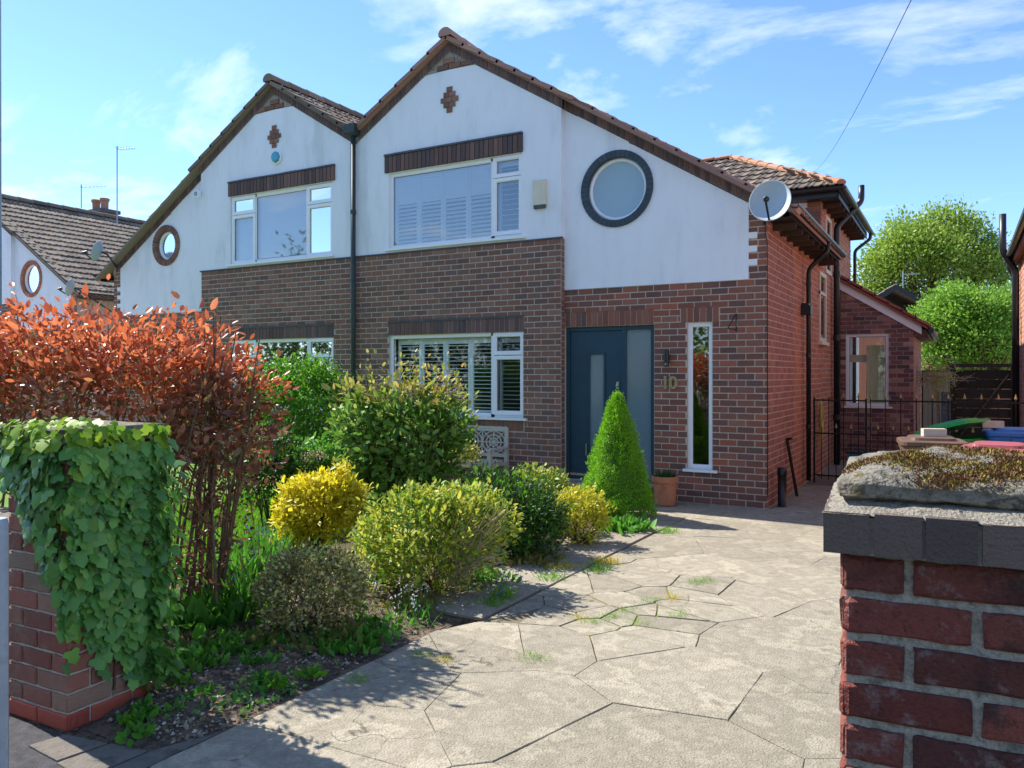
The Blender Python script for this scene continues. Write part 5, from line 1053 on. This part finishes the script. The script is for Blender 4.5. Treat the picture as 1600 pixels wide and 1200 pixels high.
herb('leafy_herb', 'upright green herb clump beside the ivy pillar', 'plant', 325, 975, None, 160, .22, .13, 'herb', tm=T_OVAL)
herb('forget_me_nots', 'pale blue forget-me-nots on the path edge', 'flowers', 787, 935, None, 60, .11, .05, 'grass', 'blue', 5, .17)
herb('forget_me_nots', 'pale blue forget-me-nots in front of the yellow-green shrub', 'flowers', 640, 965, None, 70, .12, .10, 'herb', 'white', 7, .2)
herb('low_plant', 'low leafy plant under the lime cone conifer', 'plant', 972, 828, None, 150, .15, .12, 'herb', tm=T_OVAL)
herb('white_flower', 'pale feathery flower beside the cone conifer', 'flowers', 917, 800, None, 40, .12, .04, 'herb', 'white', 5, .3)
# weeds in joints and on the soil: each tuft a plant
wl_ = [(945, 880), (935, 892), (770, 945), (1042, 832), (880, 888), (860, 905), (835, 1028), (660, 1025), (690, 1033), (560, 1062), (925, 972), (1000, 975), (1050, 935), (1060, 962), (1085, 912), (1100, 908), (905, 968), (980, 955), (955, 965), (1015, 940)]
for i, (u, v) in enumerate(wl_): herb('weed_tuft', 'small grass and moss tuft growing in a joint of the drive paving', 'weed', u, v, None, 110 if i % 3 else 160, .03 if i > 5 else .07, .045 if i > 5 else .06, 'grass' if i % 4 else 'yellow', group='weeds in the paving joints', upz=.7)
for i in range(26):
    u, v = random.uniform(190, 600), 0; v = 1150 - (u - 190) * .36 + random.uniform(-110, 20); herb('soil_weed', 'little green weed seedling on the bare soil strip by the drive', 'weed', u, v, None, 22, .075, .03, 'herb' if i % 3 else 'privet', group='weeds on the soil strip', tm=T_OVAL, upz=.5)
ng = 1500; gp_ = [onZ(u, v) for u, v in zip(RNG.uniform(150, 650, ng), RNG.uniform(940, 1160, ng))]; gp_ = [p for p in gp_ if -4 < p.x < -1.0 and -7.9 < p.y < -5.5 and not (p.x < -1.55 and p.y < -7.55)]; gm_ = MB(); random.seed(2)
for p in gp_:
    r_ = random.uniform(.006, .02); z = soilz(p.x, p.y); vs = [Vector((p.x, p.y, z)) + Vector((random.uniform(.6, 1.2) * r_ * a, random.uniform(.6, 1.2) * r_ * b, random.uniform(.5, 1) * r_ * c)) for a, b, c in ((1, 0, 0), (-1, 0, 0), (0, 1, 0), (0, -1, 0), (0, 0, 1), (0, 0, -1))]
    gm_.add(vs, [(0, 2, 4), (2, 1, 4), (1, 3, 4), (3, 0, 4), (2, 0, 5), (1, 2, 5), (3, 1, 5), (0, 3, 5)])
tag(gm_.build('gravel', pmat('mixed_gravel', ['#8a8378', '#a39a8c', '#6f6960', '#b8b0a4'], .95, 5, 0, 60, .2, True)), 'scattered grey gravel and bark crumbs on the soil strip', 'gravel', None, 'stuff')
# ------------------------------------------------------------------ bench, pot
def bench():
    b = empty('garden_bench', (-4.35, -.62, 0), 'weathered wooden bench with fretwork back under the shuttered window', 'bench'); w = 1.25; m = M['wood_grey']
    for x in (-w / 2, w / 2):
        MB().box(x - .03, x + .03, -.03, .03, 0, .60).build('leg', m, b); MB().bar((x, .46, 0), (x, .50, .92), .055, .06, (0, 1, 0)).build('leg', m, b)
        MB().box(x - .035, x + .035, -.05, .46, .60, .635).build('armrest', m, b); MB().box(x - .02, x + .02, .03, .44, .36, .41).build('side_rail', m, b)
    for i in range(6): MB().box(-w / 2 + .03, w / 2 - .03, -.03 + i * .078, .033 + i * .078, .41, .43).build('seat_slat', m, b)
    MB().box(-w / 2 + .03, w / 2 - .03, -.025, -.003, .35, .405).build('front_rail', m, b)
    MB().bar((-w / 2, .50, .89), (w / 2, .50, .89), .045, .075).build('back_rail', m, b); MB().bar((-w / 2, .475, .50), (w / 2, .475, .50), .04, .05).build('back_rail', m, b)
    f = MB(); h0, h1 = .525, .855; P = lambda x, z: Vector((x, .477 + (z - .5) * .06, z))
    for cx_ in (-.40, 0, .40):
        for r_ in (.07, .125, .185):
            pts = [P(cx_ + r_ * math.cos(t) * 1.05, (h0 + h1) / 2 + r_ * .88 * math.sin(t)) for t in np.linspace(0, 2 * math.pi, 17)]
            for a, c in zip(pts[:-1], pts[1:]): f.bar(a, c, .018, .018)
        f.bar(P(cx_, h0), P(cx_, h1), .02, .02, (0, 1, 0)); f.bar(P(cx_ - .19, (h0 + h1) / 2), P(cx_ + .19, (h0 + h1) / 2), .018, .02)
        f.bar(P(cx_ - .19, h0), P(cx_ + .19, h1), .016, .016); f.bar(P(cx_ - .19, h1), P(cx_ + .19, h0), .016, .016)
    for cx_ in (-.2, .2): f.bar(P(cx_, h0), P(cx_, h1), .02, .02, (0, 1, 0))
    f.build('fretwork', m, b)
bench()
pt = onZ(1039, 789); pot = empty('plant_pot', (pt.x, min(pt.y, -.24), 0), 'terracotta pot of grass against the brick wall beside the door', 'plant pot')
MB().lathe([(0, .0), (.125, 0), (.135, .02), (.155, .30), (.175, .305), (.178, .375), (.16, .38), (.15, .33), (0, .33)], 28).build('pot', M['terracotta'], pot, None, False)
n = 260; pp = np.stack([RNG.normal(0, .06, n), RNG.normal(0, .06, n), np.full(n, .33)], 1); link('plant', leaves_mesh('plant', pp, np.stack([RNG.normal(0, .4, n), RNG.normal(0, .4, n), np.ones(n)], 1), RNG.normal(0, 1, (n, 3)), RNG.uniform(.07, .16, n), T_BLADE, LM['dark']), pot)
# ------------------------------------------------------------------ things along the side wall
db = onZ(1222, 791); dp = MB(); dp.lathe([(0, .50), (.05, .50), (.062, .48), (.062, .40), (.055, .39), (.055, .0), (.07, 0), (.07, -.02)], 16, (max(db.x, .10), db.y, 0)); tag(dp.build('drain_stub', M['black'], None, None, True), 'short black drain pipe standing at the brick corner', 'pipe')
lb = MB(); lb.bar(onZ(1243, 775) + Vector((.02, 0, 0)), Vector((.03, onZ(1243, 775).y - .1, .80)), .03, .03); lb.bar(Vector((.03, onZ(1243, 775).y - .1, .80)), Vector((.10, onZ(1243, 775).y - .14, .815)), .03, .03); tag(lb.build('leaning_bar', M['iron']), 'black metal bar leaning on the side wall by the drain pipe', 'bar')
hs = MB(); random.seed(6)
for k in range(4):
    w_ = .05 + .015 * k; top = 1.28 - .02 * k; bot = .42 + .09 * k; hs.tube([Vector((.06 + .01 * k, 4.0 + w_ * math.cos(t) * 1.5, (top + bot) / 2 + (top - bot) / 2 * math.sin(t))) for t in np.linspace(0, 2 * math.pi, 25)], .011, 6)
tag(hs.build('garden_hose', pmat('yellow_hose', ['#b8ae58', '#c4ba66'], .5, 5), None, None, True), 'coiled yellow hose hanging on the side wall behind the railings', 'hose')
bxp = (.62, 4.7); bx_ = MB(); bx_.prism([(-.2, -.16), (.2, -.16), (.2, .16), (-.2, .16)], 0, .34, lambda a, b, h: Vector((bxp[0] + a * (.88 + h * .35), bxp[1] + b * (.88 + h * .35), h - .01))); bo = bx_.build('storage_box', pmat('blue_plastic', ['#3f7fb4', '#4a8cc0'], .45, 4)); tag(bo, 'pale blue plastic box behind the railings', 'box'); MB().box(bxp[0] - .23, bxp[0] + .23, bxp[1] - .19, bxp[1] + .19, .33, .36).build('lid', M['black'], bo)
# railings with gilt arrow heads
RY = 2.9
def railing(x0, x1, label, h=1.30, gate=False):
    r_ = empty('iron_gate' if gate else 'iron_railing', (x0, RY, 0), label, 'gate' if gate else 'railing'); n = int(round((x1 - x0) / .105)); st = (x1 - x0) / n
    for z in ((h, .78, .12)): MB().box(0, x1 - x0, -.006, .006, z - .012, z + .012).build('rail', M['iron'], r_)
    bm_l = MB().tube([(0, 0, .06), (0, 0, h + .04)], .008, 6).mesh('bar', M['iron']); bm_s = MB().tube([(0, 0, .06), (0, 0, .86)], .007, 6).mesh('bar', M['iron'])
    fm = MB(); fm.add([(-.02, 0, 0), (0, -.008, .0), (.02, 0, 0), (0, .008, 0), (0, 0, .075), (0, 0, -.02)], [(0, 1, 4), (1, 2, 4), (2, 3, 4), (3, 0, 4), (1, 0, 5), (2, 1, 5), (3, 2, 5), (0, 3, 5)]); fme = fm.mesh('finial', M['gold'])
    for i in range(n + 1):
        tall = i % 2 == 0; b = link('bar', bm_l if tall else bm_s, r_, Matrix.Translation((i * st, 0, 0))); link('finial', fme, b, Matrix.Translation((0, 0, (h if tall else .82) + .055)))
    if gate:
        for x in (0, x1 - x0): MB().box(x - .014, x + .014, -.014, .014, .0, h + .03).build('stile', M['iron'], r_)
    return r_
railing(.13, .88, 'black iron side gate with gilt arrow heads next to the downpipe', gate=True); railing(.94, 2.92, 'black iron railing with gilt arrow heads behind the wheelie bins')
# ------------------------------------------------------------------ wheelie bins
def bin_(u, v, d, cols, label, rot, lid_ang=0.0, h=1.0, brick=None):
    p = atd(u, v, d); root = empty('wheelie_bin', (p.x, p.y, 0), label, 'wheelie bin'); root.rotation_euler = (0, 0, rot); m = pmat('bin_' + cols[0].strip('#'), cols, .5, 5, .1, 80)
    bd = MB(); sec = [(.03, .20, .17), (.06, .22, .20), (.90, .27, .30), (.94, .285, .315), (.97, .285, .315)]; vs = []
    for z, a, b in sec:
        for t in np.linspace(0, 2 * math.pi, 20, endpoint=False):
            c_, s_ = math.cos(t), math.sin(t); e = .35; vs.append((a * math.copysign(abs(c_) ** e, c_), b * math.copysign(abs(s_) ** e, s_), z * h))
    bd.add(vs, [(20 * i + k, 20 * i + (k + 1) % 20, 20 * i + 20 + (k + 1) % 20, 20 * i + 20 + k) for i in range(len(sec) - 1) for k in range(20)] + [tuple(range(20))[::-1]]); bd.build('body', m, root, None, True)
    ld = MB(); sec = [(.0, .305, .335), (.03, .30, .33), (.04, .275, .30), (.05, .27, .10), (.065, .20, .22), (.07, .0, .0)]; vs = []; mm = Matrix.Translation((0, .30, .975 * h)) @ Matrix.Rotation(lid_ang, 4, 'X') @ Matrix.Translation((0, -.30, 0))
    sec = [(.0, .30, .33), (.035, .30, .33), (.045, .28, .31), (.047, .21, .235), (.072, .20, .225), (.078, .17, .19)]
    for z, a, b in sec:
        for t in np.linspace(0, 2 * math.pi, 24, endpoint=False):
            c_, s_ = math.cos(t), math.sin(t); e = .3; vs.append(mm @ Vector((a * math.copysign(abs(c_) ** e, c_), b * math.copysign(abs(s_) ** e, s_), z)))
    ld.add(vs, [(24 * i + k, 24 * i + (k + 1) % 24, 24 * i + 24 + (k + 1) % 24, 24 * i + 24 + k) for i in range(len(sec) - 1) for k in range(24)] + [tuple(24 * (len(sec) - 1) + k for k in range(24)), tuple(range(24))[::-1]]); ld.build('lid', m, root)
    MB().tube([(-.24, .36, .94 * h), (.24, .36, .94 * h)], .016, 8).build('handle', m, root)
    for x in (-.2, .2): MB().lathe([(0, -.025), (.10, -.025), (.10, .025), (0, .025)], 16, (x, .26, .10), (1, 0, 0)).build('wheel', M['black'], root)
    MB().box(-.06, .06, -.345, -.325, .90 * h, .955 * h).build('front_grip', m, root)
    if brick:
        s = empty('loose_brick', (0, 0, 0)); q = root.matrix_basis @ Vector((brick[0], brick[1], 1.052 * h)); s2 = MB().box(-.105, .105, -.05, .05, 0, .075); bpy.data.objects.remove(s); o = s2.build('loose_brick', pmat('pale_concrete_brick', ['#b5aa9c', '#c2b8aa'], .9, 20, .5, 90)); o.location = q; o.rotation_euler = (0, 0, brick[2]); tag(o, brick[3], 'brick')
    return root
bin_(1455, 690, 7.9, ['#5a4438', '#66503f'], 'brown wheelie bin with a pale brick on its lid', R(8), 0, 1.035, (.02, -.02, .3, 'pale concrete brick weighing down the brown bin lid'))
bin_(1560, 700, 7.3, ['#8c444a', '#985056'], 'red wheelie bin behind the mossy pillar cap', R(-6), 0, 1.02)
bin_(1490, 672, 9.1, ['#2c8a4a', '#349a54'], 'green wheelie bin with its lid tipped up', R(62), R(-16), 1.02, None)
bin_(1585, 668, 8.9, ['#2f66a8', '#3a74b8'], 'blue wheelie bin between the red bin and the railing', R(4), 0, 1.05, (-.22, -.1, .1, 'pale concrete brick on the blue bin lid'))
# ------------------------------------------------------------------ neighbouring house on the right: only its side wall shows
nh = empty('neighbour_house', (3.05, -2.0, 0), 'pink brick house side across the passage with black gutter pipes', 'house')
NS = lambda s, z, h: Vector((-h, s, z))
mb = MB(); mb.box(0, 6.6, 0, 8.5, -.1, 4.0); nw_ = mb.build('side_wall', M['mortar'], nh)
lay_bricks(nw_, brick_list(.0, 8.5, 0, 3.95), NS, pmat('pink_brick', ['#b07a66', '#bd8872', '#a8705e', '#c4947e'], .88, 18, .4, 90, .15, True), 0)
rn = MB(); rn.prism([(-.13, 3.86), (4.75, 6.95), (6.65, 5.8), (6.65, 5.6), (4.75, 6.8), (-.13, 3.76)], -.2, 8.7, lambda a, b, h: Vector((a, h, b))); nr_ = rn.build('roof', M['tile'], nh)
tfn = MB(); tile_field(tfn, Vector((-.13, -.2, 3.86)), Vector((0, 1, 0)), Vector((.851, 0, .525)), Vector((-.525, 0, .851)), 29, 18, .3, .333); stuff(tfn.build('roof_tiles', M['tile'], nr_))
gn_ = MB(); gn_.tube([(-.17, -.25, 3.80), (-.17, 8.8, 3.78)], .055, 10); gn_.build('gutter', M['black'], nh); MB().box(-.12, -.012, -.1, 8.6, 3.66, 3.76).build('soffit', M['wood_brown'], nh)
tube_part('downpipe', arc_pts([(-.17, 8.3, 3.74), (-.16, 8.3, 3.6), (-.06, 8.3, 3.4), (-.06, 8.3, .0)], .08), .036, M['black'], nh, None, 10)
tube_part('soil_pipe', arc_pts([(-.08, 7.9, .0), (-.08, 7.9, 3.50), (-.27, 7.9, 3.85), (-.27, 7.9, 4.5)], .08), .055, M['black'], nh, None, 12)
# ------------------------------------------------------------------ back of the passage
wg = empty('wooden_gate', (1.95, 8.35, 0), 'dark stained plank gate with diagonal brace at the passage end', 'gate')
for i in range(9): MB().box(0, 1.15, .0, .022, .05 + i * .195, .05 + i * .195 + .18 + random.uniform(-.006, .004)).build('plank', M['wood_dark'], wg)
MB().bar((.06, -.03, .25), (1.02, -.03, 1.7), .09, .03, (0, 0, 1)).build('brace', M['wood_brown'], wg)
for x in (.0, 1.06): MB().box(x, x + .09, -.045, -.002, .0, 1.85).build('stile', M['wood_dark'], wg)
MB().box(-.05, 1.2, -.06, .03, 1.85, 1.92).build('top_rail', M['wood_dark'], wg)
cp_ = MB().box(1.80, 1.97, 7.80, 7.96, -.05, 1.35); tag(cp_.build('concrete_post', pmat('grey_concrete', ['#5f6468', '#70757a', '#565a5e'], .95, 14, .6, 90)), 'short square grey concrete post under the dry vine', 'post')
sd_ = empty('shed_door', (1.42, 9.4, 0), 'cream boarded shed door past the lean-to', 'door')
for i in range(6): MB().box(i * .10, i * .10 + .094, 0, .02, 0, 1.75).build('board', M['shed'], sd_)
MB().box(-.03, .64, .02, .05, 0, 1.8).build('frame', M['wood_dark'], sd_)
vn = empty('dry_vine', (1.72, 7.95, 0), 'tangle of pale dry vine with yellow shoots over the concrete post', 'vine'); v_ = MB(); random.seed(44)
for k in range(75):
    a = Vector((random.uniform(-.3, .35), random.uniform(-.2, .3), random.uniform(1.45, 1.85))); pts_ = [a]
    dr_ = Vector((random.uniform(-1, 1), random.uniform(-.5, .5), random.uniform(-.2, .6))).normalized()
    for j in range(6): dr_ = (dr_ + Vector((random.gauss(0, .35), random.gauss(0, .35), random.gauss(-.08, .3)))).normalized(); pts_.append(pts_[-1] + dr_ * .085)
    v_.tube(pts_, [.008, .007, .006, .006, .005, .004, .003], 5, False)
v_.tube([(0, 0, 0), (.03, .02, .8), (0, 0, 1.6)], .03, 7); v_.build('stems', M['twig_pale'], vn)
q = RNG.normal(0, 1, (420, 3)) * np.array([.12, .12, .22]) + np.array([.08, -.08, 1.5]); dd, nn = leaf_frames(q, np.array([[.08, 0, 1.4]]), .4); stuff(link('foliage', leaves_mesh('foliage', q, dd, nn, RNG.uniform(.03, .06, 420), T_OVAL, LM['yellow']), vn))
# far roofs between the trees
for (u, v, d, w, ln, label, rz) in ((1398, 462, 27, 3.2, 5, 'grey tiled gable roof with an aerial behind the lean-to', 10), (1572, 472, 26, 4.5, 5, 'brown tiled roof behind the bright bush', -25)):
    p = atd(u, v, d); hh = p.z; r_ = empty('rear_house', (p.x, p.y, 0), label, 'house'); r_.rotation_euler = (0, 0, R(rz)); MB().box(-w / 2, w / 2, 0, ln, -.1, hh - .7).build('wall', M['brick_orange'], r_)
    rr2 = MB(); rr2.prism([(-w / 2 - .3, hh - .85), (0, hh + .35), (w / 2 + .3, hh - .85), (w / 2 + .3, hh - .98), (0, hh + .2), (-w / 2 - .3, hh - .98)], -.3, ln + .3, lambda a, b, h: Vector((a, h, b))); ro = rr2.build('roof', M['tile_old'], r_)
    tl_ = MB(); sl2 = Vector((w / 2 + .3, 0, 1.2)).normalized(); nt_ = Vector((-sl2.z, 0, sl2.x)); tile_field(tl_, Vector((-w / 2 - .3, -.3, hh - .85)), Vector((0, 1, 0)), sl2, nt_, 18, 6, .32, (Vector((w / 2 + .3, 0, 1.2)).length) / 6); stuff(tl_.build('roof_tiles', M['tile_old'], ro))
    MB().prism([(-w / 2 - .3, hh - .85), (0, hh + .36), (w / 2 + .3, hh - .85), (w / 2 + .3, hh - 1.05), (0, hh + .16), (-w / 2 - .3, hh - 1.05)], -.34, -.3, lambda a, b, h: Vector((a, h, b))).build('bargeboard', M['black'], r_)
# ------------------------------------------------------------------ trees
def tree(name, label, u, v, d, hw, hh_, leafm, nclump, per, leaf, lumps, group=None, cr_=.28):
    ls = [L(*l) for l in lumps]; b = base_of(u, d); t = shrub(name, label, 'tree', ls, nclump, per, cr_, leaf, leafm, T_DIA, b, 'bark', 60, .05, shell=.6, zmin=.8)
    tk = MB(); top = atd(u, v, d).z; tk.tube([(0, 0, -.1), (.06, .03, top * .35), (.0, .1, top * .7), (.1, .1, top)], [.26, .2, .14, .06], 10)
    for k in range(9):
        a = 2 * math.pi * k / 9; z0 = top * (.35 + .05 * k % .4); g_ = top / 6.2; tk.tube([(0, .05, z0), (math.cos(a) * .8 * g_, math.sin(a) * .8 * g_, z0 + .7 * g_), (math.cos(a) * 1.7 * g_, math.sin(a) * 1.7 * g_, z0 + 1.5 * g_)], [.1, .06, .02], 6, False)
    tk.build('trunk', M['bark'], t); return t
random.seed(3)
tree('broadleaf_tree', 'tall rounded spring-green tree rising behind the lean-to', 1455, 400, 34, 0, 0, ['tree'], 600, 72, .125, [(1450, 415, 34, 84, 72, 2.4), (1398, 432, 34, 52, 52), (1508, 428, 34, 56, 56), (1460, 378, 34, 60, 40), (1545, 446, 34, 30, 36), (1372, 462, 34, 28, 36)], cr_=.30)
tree('bushy_tree', 'bright green bushy tree between the lean-to roof and the pink brick house', 1520, 520, 22, 0, 0, ['bush'], 620, 64, .085, [(1520, 520, 22, 70, 58, 1.5), (1480, 540, 22, 46, 48), (1565, 520, 22, 46, 56), (1500, 490, 22, 42, 30)], cr_=.2)
# trees and hedge across the road, behind the camera: they show in the window panes
for i, (x, y, hgt, w) in enumerate(((-16, -26, 6.5, 3.6), (-8, -28, 8, 4.2), (0, -27, 7, 3.8), (8, -29, 8.5, 4.2), (-24, -24, 7, 4), (15, -25, 6.5, 3.5), (-33, -25, 8, 4.5), (-42, -27, 8.5, 5), (-52, -24, 8, 5), (-12, -34, 9, 5), (-3, -35, 9.5, 5), (5, -36, 9.5, 5), (-21, -33, 9.5, 5), (-29, -33, 9, 5), (-38, -34, 10, 5.5), (12, -34, 9, 5))):
    pts, cc, _c = clump_points([(x, y, hgt * .55, w, w, hgt * .45)], 170, 26, .45, .6, zmin=.5); d_, n_ = leaf_frames(pts, cc, .3); t_ = empty('street_tree', (x, y, 0), 'dense green tree across the road', 'tree', 'trees across the road'); stuff(link('foliage', leaves_mesh('foliage', pts - np.array([x, y, 0]), d_, n_, RNG.uniform(.25, .45, len(pts)), T_DIA, LM['tree' if i % 2 else 'dark']), t_)); MB().tube([(0, 0, -.1), (.1, 0, hgt * .3), (0, 0, hgt * .6)], [.3, .24, .1], 8).build('trunk', M['bark'], t_)
# ------------------------------------------------------------------ far left skyline: chimney, aerials, posts, wire
ch_c = atd(158, 336, 27.5); chm = empty('chimney', (ch_c.x, ch_c.y, ch_c.z - .6), 'brick chimney with two clay pots behind the far brown roof', 'chimney')
MB().box(-.5, .5, -.3, .3, -2.2, .66).build('stack', M['brick'], chm); MB().box(-.56, .56, -.36, .36, .62, .74).build('capping', M['lead'], chm)
for x in (-.28, .2): MB().lathe([(.13, .7), (.14, .75), (.12, .8), (.13, 1.05), (.16, 1.07), (.16, 1.15), (.12, 1.16), (.11, .8)], 14, (x, 0, 0)).build('chimney_pot', M['tile_orange'], chm)
def aerial(u, v0, v1, d, label, boom):
    a, b = atd(u, v1, d), atd(u, v0, d); r_ = empty('aerial', a, label, 'aerial'); MB().tube([(0, 0, 0), b - a], .02, 6).build('mast', M['galv'], r_); bm_ = MB(); p = b - a - Vector((0, 0, .1)); q = p + Vector((boom, boom * .3, .0)); bm_.tube([p, q], .012, 5); bm_.build('boom', M['galv'], r_)
    for k in range(6): c_ = p.lerp(q, (k + .5) / 6); MB().tube([c_ - Vector((.05, -.16, 0)), c_ + Vector((.05, -.16, 0))], .006, 4).build('element', M['galv'], r_)
aerial(183, 228, 352, 25, 'tall thin television mast rising beside the chimney', .6); aerial(127, 288, 325, 27, 'low television aerial in front of the chimney', .9); aerial(1411, 424, 456, 27, 'small aerial on the grey gable roof behind the lean-to', .5)
po = atd(-5, 900, 2.3); pst = empty('metal_post', (po.x, po.y, 0), 'blue-grey galvanised post on the footway beside the ivy pillar', 'post'); MB().tube([(0, 0, -.05), (0, 0, 1.27)], .030, 14).build('post', M['galv'], pst); MB().lathe([(.030, 1.27), (.026, 1.285), (0, 1.29)], 14).build('cap', M['galv'], pst)
lp_ = atd(-3, 300, 14); lpo = empty('lamp_post', (lp_.x, lp_.y, 0), 'slim grey lamp post beyond the copper hedge', 'lamp post'); MB().tube([(0, 0, -.1), (0, 0, 1.2), (0, 0, 1.25), (0, 0, 9)], [.09, .09, .06, .045], 12).build('column', M['galv'], lpo)
tube_part('lantern_arm', [(0, 0, 8.95), (-.4, -.3, 9.1), (-.9, -.7, 9.12)], .03, M['galv'], lpo); MB().box(-1.3, -.8, -.95, -.7, 9.05, 9.17).build('lantern', M['galv'], lpo)
w0, w1 = Vector((-.05, 4.25, 5.25)), atd(1398, -20, 4.0); wire = MB(); wp = [w0.lerp(w1 + (w1 - w0) * .6, t) - Vector((0, 0, .25 * 4 * t * (1 - t))) for t in np.linspace(0, 1, 30)]; wire.tube(wp, .002, 5); tag(wire.build('telephone_wire', M['black']), 'thin telephone wire running down to the wing eave', 'wire')
# ground cover and litter on the bare strip
ng = 5200; uu = RNG.uniform(150, 700, ng); vv = RNG.uniform(900, 1165, ng); q = np.array([tuple(onZ(a, b)) for a, b in zip(uu, vv)]); k = (q[:, 0] > -4.2) & (q[:, 0] < -.99) & (q[:, 1] > -7.9) & (q[:, 1] < -5.4) & ~((q[:, 0] < -1.5) & (q[:, 1] < -7.5)) & ((q[:, 1] < -5.65) | (q[:, 0] < -1.6)); q = q[k]
q[:, 2] = [soilz(a, b) + .004 for a, b in q[:, :2]]; patch = np.sin(q[:, 0] * 5.3 + 1) * np.sin(q[:, 1] * 4.1) + RNG.normal(0, .35, len(q)); gi, li = np.where(patch > .5)[0], np.where(patch <= .5)[0]
def flatl(ii, name, label, cat, mat, lo, hi, up):
    n = len(ii); tag(link(name, leaves_mesh(name, q[ii], np.stack([RNG.normal(0, 1, n), RNG.normal(0, 1, n), np.full(n, up)], 1), np.stack([RNG.normal(0, .5, n), RNG.normal(0, .5, n), np.ones(n)], 1), RNG.uniform(lo, hi, n), T_OVAL, mat)), label, cat, None, 'stuff')
flatl(gi, 'ground_cover', 'low green ground cover creeping over the soil strip', 'ground cover', LM['herb'], .02, .055, .5); flatl(li, 'leaf_litter', 'dry brown leaf litter on the soil strip', 'leaf litter', pmat('dry_leaf', ['#8a7458', '#a08a6a', '#6f5c46', '#b09c7c'], .9, 5, 0, 60, .2, True, trans=.15), .012, .035, .15)
for i, (u, v) in enumerate(((600, 955), (572, 985), (522, 1002), (455, 1008), (405, 1002), (352, 1012), (702, 935), (760, 905), (822, 880), (852, 868), (312, 1005), (290, 1040), (560, 880), (585, 905), (455, 860), (345, 940), (640, 948), (540, 1010))):
    herb('low_herb', 'low leafy herb filling the gaps between the shrubs of the bed', 'plant', u, v, None, 150, .055 + .02 * (i % 3), .11, 'herb' if i % 2 else 'olive', group='herbs between the shrubs', tm=T_OVAL if i % 3 else T_BLADE, upz=.7)
